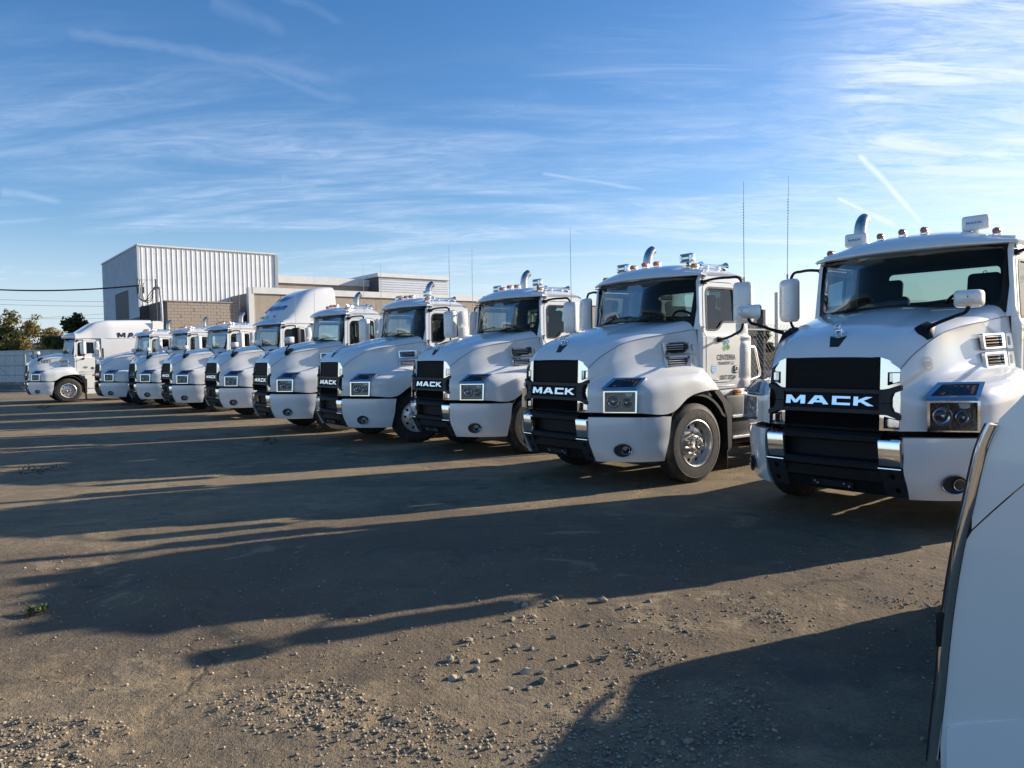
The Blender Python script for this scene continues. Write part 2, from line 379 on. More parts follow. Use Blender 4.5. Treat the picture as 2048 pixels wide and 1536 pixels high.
def thing(name, label, cat, loc=(0, 0, 0), rz=0., group=None):
    o = bpy.data.objects.new(name, None); COL.objects.link(o); o.location = loc; o.rotation_euler = (0, 0, rz); o.empty_display_size = .2
    o['label'] = label; o['category'] = cat
    if group: o['group'] = group
    return o
def text_mb(txt, size, depth=0.002, bold=0.0, shear=0., xs=1.0):
    """letters as flat meshes in the XY plane, centred"""
    cu = bpy.data.curves.new('t', 'FONT'); cu.body = txt; cu.size = size; cu.align_x = 'CENTER'; cu.align_y = 'CENTER'; cu.offset = bold; cu.shear = shear; cu.resolution_u = 3
    ob = bpy.data.objects.new('t', cu); COL.objects.link(ob); bpy.context.view_layer.update()
    me = ob.evaluated_get(bpy.context.evaluated_depsgraph_get()).to_mesh(); mb = MB()
    mb.add([(v.co.x * xs, v.co.y, 0) for v in me.vertices], [tuple(p.vertices) for p in me.polygons])
    bpy.data.objects.remove(ob); bpy.data.curves.remove(cu); return mb
# ------------------------------------------------------------------ truck pieces; local frame: x = -u (u metres back from the front), y = v (driver's side +), z up
def C(u, v, z): return (-u, v, z)
def CR(pts): return [C(*p) for p in pts]
ST0 = [(.03, 0, 1.597), (.095, 0, 1.715), (.17, 0, 1.79), (.31, 0, 1.862), (.56, 0, 1.945), (.92, 0, 2.035), (1.22, 0, 2.083), (1.48, 0, 2.105)]
ST1 = [(.03, .454, 1.592), (.09, .465, 1.69), (.18, .48, 1.765), (.33, .50, 1.832), (.58, .53, 1.908), (.95, .56, 1.99), (1.25, .60, 2.04), (1.53, .64, 2.072)]
ST2 = [(.03, .545, 1.538), (.115, .575, 1.65), (.22, .61, 1.728), (.40, .665, 1.81), (.67, .73, 1.884), (1.04, .79, 1.955), (1.34, .845, 2.01), (1.61, .895, 2.055)]
SEAM = [(.03, .614, 1.487), (.15, .66, 1.60), (.285, .71, 1.69), (.48, .765, 1.785), (.76, .81, 1.848), (1.12, .87, 1.897), (1.42, .915, 1.935), (1.64, .95, 1.965)]
SD1 = [(.02, .618, 1.36), (.12, .675, 1.45), (.27, .73, 1.53), (.47, .775, 1.60), (.77, .82, 1.66), (1.12, .885, 1.70), (1.42, .945, 1.73), (1.64, .985, 1.745)]
SD2 = [(.015, .62, 1.275), (.13, .69, 1.33), (.28, .755, 1.375), (.475, .815, 1.42), (.78, .885, 1.455), (1.12, .96, 1.475), (1.42, 1.01, 1.485), (1.64, 1.03, 1.485)]
SD2b = [(.012, .622, 1.255), (.135, .735, 1.285), (.275, .86, 1.318), (.465, .975, 1.352), (.78, 1.05, 1.385), (1.12, 1.09, 1.41), (1.42, 1.105, 1.42), (1.62, 1.105, 1.415)]
SHO = [(.01, .624, 1.232), (.145, .775, 1.238), (.262, .92, 1.27), (.43, 1.065, 1.297), (.79, 1.158, 1.335), (1.12, 1.188, 1.362), (1.42, 1.19, 1.375), (1.64, 1.165, 1.335)]
SHO2 = [(.008, .624, 1.19), (.14, .784, 1.20), (.255, .935, 1.22), (.395, 1.092, 1.24), (.79, 1.20, 1.27), (1.12, 1.225, 1.295), (1.42, 1.228, 1.305), (1.70, 1.195, 1.262)]
SD3 = [(.003, .622, 1.07), (.138, .789, 1.07), (.248, .94, 1.07), (.385, 1.102, 1.08), (.81, 1.217, 1.09), (1.14, 1.236, 1.19), (1.45, 1.238, 1.23), (1.74, 1.205, 1.205)]
SD4 = [(0, .622, .950), (.138, .79, .948), (.245, .942, .946), (.382, 1.105, .942), (.86, 1.224, .930), (1.17, 1.236, 1.112), (1.46, 1.238, 1.168), (1.77, 1.205, 1.172)]
STH = [(a[0] * .72 + b[0] * .28, .25, a[2] * .72 + b[2] * .28) for a, b in zip(ST0, ST1)]
_rev = lambda r: [(u, -v, z) for u, v, z in r]
TOPNET = net_patch([_rev(ST1), _rev(STH), ST0, STH, [(a[0], .36, a[2] + (0 if i else -.001)) for i, a in enumerate([tuple(np.array(p) * .5 + np.array(q) * .5) for p, q in zip(STH, ST1)])], ST1, ST2, SEAM], 6, 5)[10:]
def hood(mb):
    for s in (1, -1):
        g = [[C(u, s * v, z) for u, v, z in r] for r in TOPNET]; mb.grid(g, flip=s < 0)
        side = net_patch([SEAM, SD1, SD2, SD2b, SHO, SHO2, SD3, SD4], 6, 4)
        mb.grid([[C(u, s * v, z) for u, v, z in r] for r in side], flip=s < 0)
        # rolled edge of the wheel opening and the rear lip
        e = side[-1]; mb.grid([[C(u, s * v, z) for u, v, z in e], [C(u, s * (v - .05), z + .004) for u, v, z in e]], flip=s < 0)
        e = [r[-1] for r in side]; mb.grid([[C(u, s * v, z) for u, v, z in e], [C(u - .01, s * (v - .04), z) for u, v, z in e]])
    e = [r[-1] for r in TOPNET]
    for s in (1, -1): mb.grid([[C(u, s * v, z) for u, v, z in e], [C(u + .005, s * v, z - .05) for u, v, z in e]])
def hood_seam(mb): mb.tube([C(u + .002, v + .003, z + .001) for u, v, z in hermite(SEAM, 6)], .0045, 5)
def hood_z(u, v):
    """hood height by nearest net point"""
    return min(((p[0] - u) ** 2 + (p[1] - abs(v)) ** 2, p[2]) for r in TOPNET for p in r)[1]
def ornament_base(mb):
    # dark arrow shaped pad lying on the hood nose
    o = [(-.05, -.07), (.05, -.07), (.085, .07), (0, .035), (-.085, .07)]
    def f(a, b): return C(.125 + b * .55, a * .9, 1.752 + b * .62)
    mb.sheet(o, f, flange=(.012, 0, -.016), back=True)
def ornament_dog(mb):
    # small chrome bulldog: haunches, chest, neck, head with jowls, ears, legs
    def ell(c, r, n=10):
        prof = [(math.sin(PI * i / n) * 1, math.cos(PI * i / n)) for i in range(n + 1)]
        t = MB().lathe([(max(p, 1e-4), a) for p, a in prof], 12, axis='z'); t.v = [(c[0] + x * r[0], c[1] + y * r[1], c[2] + z * r[2]) for x, y, z in t.v]; mb.merge(t)
    def at(u, v, z): return C(.150 + u, v, 1.795 + z)
    ell(at(.065, 0, .036), (.034, .026, .030)); ell(at(.025, 0, .050), (.036, .032, .034)); ell(at(-.004, 0, .082), (.026, .026, .025))
    ell(at(-.026, 0, .074), (.014, .021, .014))
    for s in (1, -1):
        ell(at(.004, s * .02, .104), (.008, .006, .010)); ell(at(-.02, s * .014, .064), (.010, .008, .010))
        mb.tube([at(.012, s * .022, .04), at(.002, s * .026, .015), at(-.008, s * .026, -.004)], [.012, .008, .009], 8)
        mb.tube([at(.07, s * .02, .028), at(.085, s * .024, .010), at(.07, s * .024, -.002)], [.013, .009, .008], 8)
def vent(mb, z0):
    """chrome louvre cluster on the hood side; mi 0 chrome, 1 black, 2 white surround"""
    def f(a, b, off=0.): # a along u, b height
        v = .905 + .11 * (a - 1.08) / .36 * .55 + (1.80 - b) * .115 + .012 + off; return C(a, v, b)
    o = rpoly([(1.07, z0), (1.44, z0 + .01), (1.44, z0 + .155), (1.06, z0 + .145)], .02)
    h = [(1.095, z0 + .018), (1.385, z0 + .026), (1.385, z0 + .134), (1.09, z0 + .126)]
    mb.sheet(o, f, holes=[rpoly(h, .012, 3)], flange=(0, -.03, 0), mi=0)
    mb.sheet([(q[0], q[1]) for q in h], lambda a, b: f(a, b, -.022), mi=1)
    for k in range(4):
        z = z0 + .030 + k * .028
        mb.add([f(1.10, z, .006), f(1.375, z + .007, .006), f(1.375, z + .021, -.014), f(1.10, z + .014, -.014), f(1.10, z - .006, -.006), f(1.375, z + .001, -.006)],
               [(0, 1, 2, 3), (0, 4, 5, 1)], 0)
    # raised panel between the louvres and the cowl
    mb.sheet(rpoly([(1.45, z0 + .005), (1.56, z0 + .005), (1.56, z0 + .15), (1.45, z0 + .15)], .015), lambda a, b: f(a, b, .004), holes=[rpoly([(1.468, z0 + .035), (1.52, z0 + .035), (1.52, z0 + .12), (1.468, z0 + .12)], .012)], flange=(0, -.03, 0), mi=2)
# front, z from .945 to 1.59
def fu(z): return .0 + .03 * (z - .95) / .64
def grille_panel(mb):
    mb.box(C(.09, -.46, .93), C(.06, .46, 1.585))
def grille_mesh(mb):
    # upper field: fine upright bars and cross wires ; lower field: wide horizontal louvres
    for i in range(45):
        v = -.44 + .88 * i / 44; mb.add([C(fu(1.315) + .012, v - .0045, 1.315), C(fu(1.315) + .012, v + .0045, 1.315), C(fu(1.585) + .012, v + .0045, 1.585), C(fu(1.585) + .012, v - .0045, 1.585)], [(0, 1, 2, 3)])
    for i in range(14):
        z = 1.325 + .25 * i / 13; mb.box(C(fu(z) + .035, -.452, z - .004), C(fu(z) + .008, .452, z + .004))
    for i in range(6):
        z = .958 + i * .022; mb.add([C(fu(z) + .02, -.45, z), C(fu(z) + .02, .45, z), C(fu(z) + .05, .45, z + .017), C(fu(z) + .05, -.45, z + .017)], [(0, 1, 2, 3)])
    for k in range(3):
        mb.box(C(.055, -.455, 1.575), C(fu(1.585) - .002, .455, 1.592))
def crossbar(mb, z, up):
    # long bar whose ends flare into angled brackets over the chrome
    s_ = 1 if up else -1
    o = [(-.47, z - .018), (.47, z - .018), (.47, z + .018), (-.47, z + .018)]
    L = [(.455, z + .022 * s_), (.52, z + .022 * s_), (.615, z + .060 * s_), (.632, z + .058 * s_), (.632, z + .018 * s_), (.565, z - .008 * s_), (.545, z - .06 * s_), (.545, 1.19 + .003 * s_), (.455, 1.19 + .003 * s_)]
    bar = lambda a, b: C(fu(b) - .038 + .03 * abs(a) ** 2, a, b)
    mb.sheet(o, bar, flange=(-.055, 0, 0), lines=[[(-.47, z), (.47, z)]], pts=[])
    for sg in (1, -1): mb.sheet([(sg * a, b) for a, b in L], lambda a, b: C(fu(b) - .036 + .22 * max(0, abs(a) - .47) ** 1.2, a, b), flange=(-.05, 0, 0))
def nameplate_panel(mb): mb.box(C(.06, -.46, 1.115), C(.012, .46, 1.275))
GLY = {'M': [(0, 0), (0, 1), (.27, 1), (.5, .42), (.73, 1), (1, 1), (1, 0), (.76, 0), (.76, .58), (.58, .10), (.42, .10), (.24, .58), (.24, 0)],
       'A': [(0, 0), (.33, 1), (.67, 1), (1, 0), (.75, 0), (.68, .2), (.32, .2), (.25, 0)],
       'C': [(0, 0), (0, 1), (1, 1), (1, .74), (.25, .74), (.25, .26), (1, .26), (1, 0)],
       'K': [(0, 0), (0, 1), (.25, 1), (.25, .64), (.66, 1), (1.02, 1), (.55, .56), (1.12, 0), (.76, 0), (.37, .40), (.25, .31), (.25, 0)]}
def glyph(mb, ch, x0, w, z0, h, f, depth=None, fl=None):
    holes = [[(x0 + a * w, z0 + b * h) for a, b in [(.40, .44), (.5, .74), (.60, .44)]]] if ch == 'A' else []
    mb.sheet([(x0 + a * w, z0 + b * h) for a, b in GLY[ch]], f, holes=holes, flange=fl)
def letter(mb, i):
    ch = 'MACK'[i]; w = (.195, .205, .17, .165)[i]; x0 = (-.436, -.215, .022, .222)[i]
    glyph(mb, ch, x0, w, 1.16, .08, lambda a, b: C(fu(b) - .022 + .10 * (b - 1.2), a, b), fl=(-.03, 0, 0))
def grille_trim(mb):
    """chrome surround of the driver's side with two framed windows; mi 0 chrome, 1 black"""
    def f(a, b, off=0.): return C(fu(b) - .012 + .045 * max(0, (a - .454) / .166) ** 1.5 + off, a, b)
    up = [(.452, 1.302), (.452, 1.592), (.52, 1.568), (.614, 1.487), (.626, 1.45), (.63, 1.27), (.63, 1.352), (.60, 1.352), (.51, 1.322), (.50, 1.302)]
    up = [(.452, 1.305), (.452, 1.592), (.52, 1.568), (.614, 1.487), (.632, 1.44), (.636, 1.362), (.52, 1.318)]
    mid = [(.545, 1.10), (.632, 1.055), (.636, 1.36), (.545, 1.30)]
    lo = [(.452, .948), (.628, .948), (.632, 1.05), (.52, 1.102), (.452, 1.102)]
    for o, hole in ((up, [(.515, 1.348), (.606, 1.378), (.606, 1.458), (.515, 1.458)]), (mid, None), (lo, [(.49, .972), (.606, .972), (.606, 1.042), (.49, 1.068)])):
        dn = .028 if o is mid else 0.
        mb.sheet(o, lambda a, b: f(a, b, dn), holes=[hole] if hole else [], flange=(-.05, 0, 0), mi=0)
        if hole:
            r = [Vector(f(a, b)) for a, b in hole]; ii = [(a + (.022 if a < .55 else -.006), b) for a, b in hole]; q = [Vector(f(a, b, .038)) for a, b in ii]
            mb.add(r + q, [(k, (k + 1) % 4, 4 + (k + 1) % 4, 4 + k) for k in range(4)], 0); mb.add(q, [(0, 1, 2, 3)], 0)
            w = MB(); w.tube([*[tuple(x) for x in r], tuple(r[0])], .005, 5, caps=False); mb.merge(w, mi=1)
def headlight(mb):
    """bezel: chrome frame round the lens and dark parallelogram of the turn signal; mi 0 chrome, 1 dark"""
    A = [Vector(p) for p in ((.125, .782, .950), (.366, 1.108, .950), (.386, 1.104, 1.214), (.135, .778, 1.212))]   # BL BR TR TL
    n = Vector((-.80, .60, 0)).normalized() * .014     # in (u,v,z): outward
    def pl(a, b, off=0.): off += 2.6; p = (A[0] * (1 - a) + A[1] * a) * (1 - b) + (A[3] * (1 - a) + A[2] * a) * b + n * off; return C(*p)
    hole = rpoly([(.055, .045), (.955, .045), (.945, .95), (.05, .95)], .03, 3)
    mb.sheet([(0, 0), (1, 0), (1, 1), (0, 1)], lambda a, b: pl(a, b, 1.0), holes=[hole], flange=tuple(-x for x in C(*(n * 4.2))), mi=0)
    mb.sheet([(.02, .02), (.98, .02), (.98, .98), (.02, .98)], lambda a, b: pl(a, b, -2.2), mi=1)
def hl_pt(a, b, off=0.):
    off += 2.6
    A = [Vector(p) for p in ((.125, .782, .950), (.366, 1.108, .950), (.386, 1.104, 1.214), (.135, .778, 1.212))]
    n = Vector((-.80, .60, 0)).normalized() * .014
    return C(*((A[0] * (1 - a) + A[1] * a) * (1 - b) + (A[3] * (1 - a) + A[2] * a) * b + n * off))
def hl_lens(mb):
    mb.sheet(rpoly([(.052, .042), (.958, .042), (.948, .953), (.047, .953)], .03, 3), lambda a, b: hl_pt(a, b, .75))
def hl_lamp(mb):
    # projector, small lamp and reflector bowls behind the lens; mi 0 silver 1 dark
    for a, b, r in ((.69, .46, .060), (.30, .50, .078)):
        c = Vector(hl_pt(a, b, -2.0)); d = (Vector(hl_pt(a, b, 0)) - Vector(hl_pt(a, b, -1))).normalized()
        rot = Vector((0, 1, 0)).rotation_difference(d).to_matrix().to_4x4()
        t = MB(); t.lathe([(r, .028), (r * .93, .03), (r * .85, .012), (r * .6, .004)], 18, 0); t.lathe([(r * .6, .004), (r * .56, .02), (r * .3, .026), (1e-4, .028)], 18, 1); t.lathe([(r * .22, .026), (r * .2, .034), (1e-4, .037)], 12, 0)
        mb.merge(t, Matrix.Translation(c) @ rot)
def hl_turn(mb):
    """turn signal window leaning back on top of the lamp; mi 0 chrome frame, 1 amber"""
    P4 = [Vector(p) for p in ((.112, .762, 1.222), (.362, 1.116, 1.228), (.55, 1.095, 1.350), (.265, .82, 1.350))]
    n = (P4[1] - P4[0]).cross(P4[3] - P4[0]).normalized(); n = n if n.z > 0 else -n
    def f(a, b, off): return C(*((P4[0] * (1 - a) + P4[1] * a) * (1 - b) + (P4[3] * (1 - a) + P4[2] * a) * b + n * off))
    h = rpoly([(.10, .10), (.92, .10), (.90, .88), (.14, .88)], .04, 3)
    mb.sheet([(0, 0), (1, 0), (1, 1), (0, 1)], lambda a, b: f(a, b, .034), holes=[h], flange=tuple(-x * .10 for x in C(*n)), mi=0)
    mb.sheet(h, lambda a, b: f(a, b, .026), mi=1)
    for k in range(5):
        a = .26 + k * .13; q = [f(a, .22, .028), f(a + .07, .22, .029), f(a + .07, .78, .029), f(a, .78, .028)]; mb.add(q, [(0, 1, 2, 3)], 2)
# ---- bumper
def bump_u(z): return -.045 if z > .62 else -.045 + .15 * (.62 - z) / .28
def bumper_center(mb):
    prof = [(.06, .925), (-.012, .918), (-.045, .89), (-.045, .842), (.02, .835), (.055, .82), (.055, .675), (-.03, .66), (-.045, .64), (-.045, .60), (.01, .575), (.015, .48), (.05, .46), (.09, .36), (.16, .34)]
    vv = np.linspace(-.47, .47, 9); rows = [[C(u + .10 * (v * v), v, z) for u, z in prof] for v in vv]; mb.grid(rows)
    # tow eye cover, bolts and slot ribs
    mb.box(C(.03, -.20, .395), C(.045, .20, .45))
def chrome_cap(mb):
    """upright chrome piece of the bumper, driver's side"""
    prof = [(.03, .908), (-.062, .865), (-.070, .845), (-.045, .64), (-.03, .624), (.03, .624)]
    rows = [[C(u + .10 * v * v + (0 if i in (1, 2) else .02), v, z) for u, z in prof] for i, v in enumerate((.445, .455, .63, .642))]
    mb.grid(rows)
def tow_panel(mb):
    f = lambda a, b: C(bump_u(b) - .005 + .08 * a * a, a, b)
    o = [(.452, .617), (.642, .617), (.655, .50), (.652, .345), (.47, .345), (.455, .50)]
    hs = [circ(.555, .545, .026, 12), circ(.575, .415, .026, 12)]
    mb.sheet(o, f, holes=hs, flange=(-.05, 0, 0), mi=0)
    for h in hs: mb.sheet(h, lambda a, b: C(bump_u(b) + .035 + .08 * a * a, a, b), mi=1)
    mb.tube([C(-.045 + .08 * v * v - .008, v, .617) for v in (.452, .55, .642)], .006, 5, mi=2)
BT = [(-.015, .655, .893), (.06, .75, .893), (.165, .87, .892), (.29, 1.0, .890), (.45, 1.125, .887), (.64, 1.19, .882), (.845, 1.222, .876)]
BM = [(-.01, .658, .60), (.065, .755, .60), (.17, .872, .60), (.30, 1.0, .60), (.455, 1.118, .60), (.63, 1.18, .60), (.81, 1.21, .60)]
BB = [(.10, .662, .345), (.15, .755, .345), (.235, .86, .343), (.345, .97, .342), (.475, 1.075, .341), (.62, 1.145, .34), (.755, 1.182, .34)]
BU = [(.02, .657, .88), ]
BNET = net_patch([BT, [tuple((np.array(a) * .5 + np.array(b) * .5) + np.array((-.006, .006, 0))) for a, b in zip(BT, BM)], BM, [tuple((np.array(a) * .45 + np.array(b) * .55) + np.array((-.012, .01, 0))) for a, b in zip(BM, BB)], BB], 6, 5)
def bumper_corner(mb):
    g = [[C(*p) for p in r] for r in BNET]; mb.grid(g)
    for e in (BNET[0], BNET[-1]): mb.grid([[C(*p) for p in e], [C(u + .05, v - .05, z + (.004 if e is BNET[0] else 0)) for u, v, z in e]])
    for e in ([r[0] for r in BNET], [r[-1] for r in BNET]): mb.grid([[C(*p) for p in e], [C(u + (.05 if e[0][0] < .3 else .0), v - (.0 if e[0][0] < .3 else .05), z) for u, v, z in e]])
def bump_pt(s, z):
    """point and outward normal on the bumper corner at outline fraction s and height z"""
    rows = BNET; best = None; n = len(rows[0]) - 1
    col = [np.array(r[int(round(s * n))]) for r in rows]
    i = min(range(len(col)), key=lambda k: abs(col[k][2] - z)); p = col[i]
    j = int(round(s * n)); a = np.array(rows[i][max(j - 1, 0)]); b = np.array(rows[i][min(j + 1, n)]); t = b - a; t[2] = 0
    nr = np.array((-t[1], t[0], 0)); nr = nr / np.linalg.norm(nr)
    if nr[1] < 0 and nr[0] > 0: nr = -nr
    return Vector(p), Vector(nr)
def fog_lamp(mb):
    """oval recess with round lamp; mi 0 dark bowl, 1 silver ring, 2 lens dark"""
    p, n = bump_pt(.44, .495); p = Vector((p.x, p.y, .493)) + n * .016; d = Vector(C(*n)).normalized(); t = Vector((0, 0, 1)).cross(d).normalized()
    R = Matrix((( t.x, 0, d.x, -p.x), (t.y, 0, d.y, p.y), (t.z, 1, d.z, p.z), (0, 0, 0, 1)))
    def ring(a, b, za, zb, mi, off=0., n_=24):
        va = [(off + a[0] * math.cos(2 * PI * k / n_), a[1] * math.sin(2 * PI * k / n_), za) for k in range(n_)]
        vb = [(off + b[0] * math.cos(2 * PI * k / n_), b[1] * math.sin(2 * PI * k / n_), zb) for k in range(n_)]
        q = MB().add(va + vb, [(k, (k + 1) % n_, n_ + (k + 1) % n_, n_ + k) for k in range(n_)], mi); mb.merge(q, R)
    ring((.112, .084), (.108, .081), .002, .012, 0); ring((.108, .081), (.104, .077), .012, .010, 1); ring((.104, .077), (.090, .066), .010, -.004, 0); ring((.090, .066), (.001, .001), -.004, -.006, 0)
    s_ = -.035 if t.dot(Vector((0, 1, 0))) < 0 else .035
    ring((.052, .052), (.050, .050), .004, .016, 0, s_); ring((.050, .050), (.046, .046), .016, .014, 1, s_); ring((.046, .046), (.001, .001), .012, .018, 2, s_)
# ---- cab
def v_side(z):
    return float(np.interp(z, [1.15, 1.30, 1.80, 1.862, 1.892, 2.66], [1.045, 1.062, 1.066, 1.066, 1.022, .968]))
CREASE = [1.30, 1.80, 1.862, 1.892, 2.25]
def side_map(u, z): return C(u, v_side(z), z)
DOOR = [(1.70, 1.26), (2.20, 1.26), (2.33, 1.34), (2.405, 1.50), (2.405, 2.50), (2.36, 2.585), (1.80, 2.585), (1.735, 2.52), (1.70, 1.95)]
DOORP = rpoly(DOOR, [.02, .10, .08, .08, .03, .06, .06, .05, .02], 4)
WIN = rpoly([(1.765, 1.955), (1.96, 1.955), (2.03, 1.99), (2.085, 2.055), (2.16, 2.065), (2.365, 2.065), (2.365, 2.515), (1.83, 2.515), (1.79, 2.45)], [.03, .03, .05, .05, .03, .02, .04, .05, .05], 4)
def shrink(poly, d):
    c = np.mean(np.array(poly), axis=0); out = []; n = len(poly)
    ar = sum(poly[i][0] * poly[(i + 1) % n][1] - poly[(i + 1) % n][0] * poly[i][1] for i in range(n))
    for i in range(n):
        a, b, p = Vector(poly[i - 1]), Vector(poly[(i + 1) % n]), Vector(poly[i]); t = (b - a).normalized(); nr = Vector((-t.y, t.x)) * (1 if ar > 0 else -1); q = p + nr * d; out.append((q.x, q.y))
    return out
def crease_lines(u0, u1): return [[(u0, z), (u1, z)] for z in CREASE]
def clip_lines(poly, holes=()):
    """horizontal crease segments cut to a polygon"""
    out = []
    for z in CREASE:
        xs = []; z_ = z + 1e-4
        for lp in [poly, *holes]:
            n = len(lp)
            for i in range(n):
                a, b = lp[i], lp[(i + 1) % n]
                if (a[1] > z_) != (b[1] > z_): xs.append(a[0] + (z_ - a[1]) / (b[1] - a[1]) * (b[0] - a[0]))
        xs.sort()
        for i in range(0, len(xs) - 1, 2):
            if xs[i + 1] - xs[i] > .02: out.append([(xs[i] + 1e-4, z_), (xs[i + 1] - 1e-4, z_)])
    return out
CABR = 2.64
def WS(a, b):
    """windshield surface: a -1..1 across, b 0..1 up"""
    v = a * (.955 + .025 * b); u = 1.35 + .27 * abs(a) ** 2.3 + .125 * b; z = 2.085 - .05 * a * a + b * (.64 + .0 * a * a); return C(u, v, z)
def cab_shell(mb, rear=CABR, win=True):
    wd = shrink(DOORP, -.010)
    out = [(1.635, 1.16), (rear, 1.18), (rear, 2.60), (rear - .05, 2.665), (1.72, 2.685), (1.665, 2.60), (1.635, 2.05)]
    for s in (1, -1):
        fm = lambda u, z: C(u, s * v_side(z), z)
        mb.sheet(out, fm, holes=[wd], lines=clip_lines(out, [wd]), flange=(0, -.04 * s, 0), mi=0)
        # A-pillar skin between windshield and side
        bs = np.linspace(-.12, 1.02, 12); L = [WS(s * .985, b) for b in bs]; R_ = []
        for p in L:
            z = p[2]; uu = float(np.interp(z, [2.05, 2.60, 2.685], [1.64, 1.668, 1.72])); R_.append(C(uu, s * v_side(z), z))
        Mi = [tuple((Vector(a) * .5 + Vector(b) * .5) + Vector((.012, s * .012, 0))) for a, b in zip(L, R_)]
        mb.grid([L, Mi, R_], mi=0, flip=s < 0)
        mb.box(C(1.72, s * 1.02 - .03, 1.20), C(1.66, s * 1.02 + .0, 2.0), 1)
    # header above the windshield, bulkhead, rear wall, floor
    mb.grid([[WS(a, 1.0) for a in np.linspace(-.99, .99, 13)], [tuple(Vector(WS(a, 1.0)) + Vector((-.03, 0, .07))) for a in np.linspace(-.99, .99, 13)]], 0)
    rw = [(-1.05, 1.16), (1.05, 1.16), (1.064, 1.862), (1.02, 1.892), (.968, 2.64), (-.968, 2.64), (-1.02, 1.892), (-1.064, 1.862)]
    hole = [rpoly([(-.60, 2.20), (.61, 2.20), (.61, 2.545), (-.60, 2.545)], .06)] if win else []
    mb.sheet(rw, lambda a, b: C(rear, a, b), holes=hole, flange=(.03, 0, 0), mi=0)
    mb.sheet(rw, lambda a, b: C(rear - .045, a * .97, b), holes=hole, mi=2)
    mb.box(C(1.68, -1.0, 1.18), C(1.64, 1.0, 2.02), 1); mb.box(C(rear - .02, -1.0, 1.15), C(1.66, 1.0, 1.20), 1)
    mb.box(C(rear - .06, -.90, 2.62), C(1.56, .90, 2.63), 2)
ROOFC = [(1.345, 2.662), (1.312, 2.676), (1.335, 2.712), (1.45, 2.790), (1.70, 2.865), (2.0, 2.897), (2.30, 2.902), (2.48, 2.885), (2.60, 2.82), (2.655, 2.66)]
ROOFS = [(1.68, 2.672), (1.672, 2.683), (1.685, 2.70), (1.74, 2.706), (1.85, 2.708), (2.05, 2.71), (2.30, 2.71), (2.45, 2.705), (2.55, 2.69), (2.60, 2.65)]
def roof_pt(a, t, ext=0.):
    i = t * (len(RC_) - 1); k = min(int(i), len(RC_) - 2); f = i - k
    c = RC_[k] * (1 - f) + RC_[k + 1] * f; s = RS_[k] * (1 - f) + RS_[k + 1] * f
    w = abs(a) ** 2.6; ww = abs(a) ** 2.2
    vm = float(np.interp(t, [0, .25, 1], [1.035, .995, .975]))
    return (s[0] * ww + c[0] * (1 - ww) + ext * max(0, (t - .5) * 2), a * vm, s[1] * w + c[1] * (1 - w))
RC_, RS_ = hermite(ROOFC, 4), hermite(ROOFS, 4)
def roof_z(u, v):
    return max((p for p in (roof_pt(a, t) for t in np.linspace(.1, .95, 40) for a in (v,)) ), key=lambda p: -abs(p[0] - u))[2]
def roof(mb):
    g = [[C(*roof_pt(a, t)) for a in np.concatenate((np.linspace(-1, -.8, 6), np.linspace(-.75, .75, 17), np.linspace(.8, 1, 6)))] for t in np.linspace(0, 1, 34)]
    mb.grid(g)
    r0 = g[0]; mb.grid([r0, [(x - .16, y * .96, z - .004) for x, y, z in r0]])       # underside of the visor
    for sg in (0, -1): e = [r[sg] for r in g[3:]]; mb.grid([e, [(x, y * .985, z - .035) for x, y, z in e]])
def windshield(mb):
    o = rpoly([(-.95, .02), (.95, .02), (.945, .97), (-.945, .97)], [.10, .10, .13, .13], 7)
    mb.sheet(o, WS, pts=[(a, b) for a in np.linspace(-.9, .9, 19) for b in (.12, .3, .5, .7, .88)])
def ws_seal(mb):
    f = lambda a, b: tuple(Vector(WS(a, b)) + Vector((.006, 0, 0)))
    o = [(-.99, -.06)] + [(a, -.06) for a in np.linspace(-.9, .9, 19)] + [(.99, -.06)] + [(.99, b) for b in (.2, .5, .8)] + [(.99, 1.0)] + [(a, 1.0) for a in np.linspace(.9, -.9, 19)] + [(-.99, 1.0)] + [(-.99, b) for b in (.8, .5, .2)]
    i = rpoly([(-.935, .045), (.935, .045), (.93, .93), (-.93, .93)], [.11, .11, .14, .14], 7)
    i = [q for k, q in enumerate(i)]; j = []
    for k in range(len(i)):                     # subdivide the long edges so that they follow the bent glass
        a, b = Vector(i[k]), Vector(i[(k + 1) % len(i)]); n = max(1, int((b - a).length / .12))
        j += [tuple(a + (b - a) * t / n) for t in range(n)]
    mb.sheet(o, f, holes=[j], flange=(-.006, 0, 0))
def wiper(mb):
    A = [WS(-.55, .04), WS(-.3, .10), WS(.05, .13)]; off = Vector((.022, 0, .005))
    mb.tube([Vector(p) + off for p in A], .007, 5); mb.tube([Vector(WS(-.58, .0)) + off, Vector(WS(-.3, .085)) + off * 1.6], .010, 6)
def wiper2(mb):
    A = [WS(.22, .04), WS(.5, .10), WS(.80, .12)]; off = Vector((.022, 0, .005))
    mb.tube([Vector(p) + off for p in A], .007, 5); mb.tube([Vector(WS(.2, .0)) + off, Vector(WS(.5, .085)) + off * 1.6], .010, 6)
def rear_window(mb): mb.sheet(rpoly([(-.61, 2.19), (.62, 2.19), (.62, 2.555), (-.61, 2.555)], .06), lambda a, b: C(CABR - .02, a, b))
def door(mb):
    fm = lambda u, z: C(u, v_side(z) + .004, z); w = shrink(WIN, -.012)
    mb.sheet(DOORP, fm, holes=[w], lines=clip_lines(DOORP, [w]), flange=(0, -.045, 0), mi=0)
    # raised rear rib of the door and the recessed step panel below
    rib = rpoly([(2.30, 1.40), (2.36, 1.44), (2.39, 1.52), (2.39, 1.855), (2.30, 1.855)], .03)
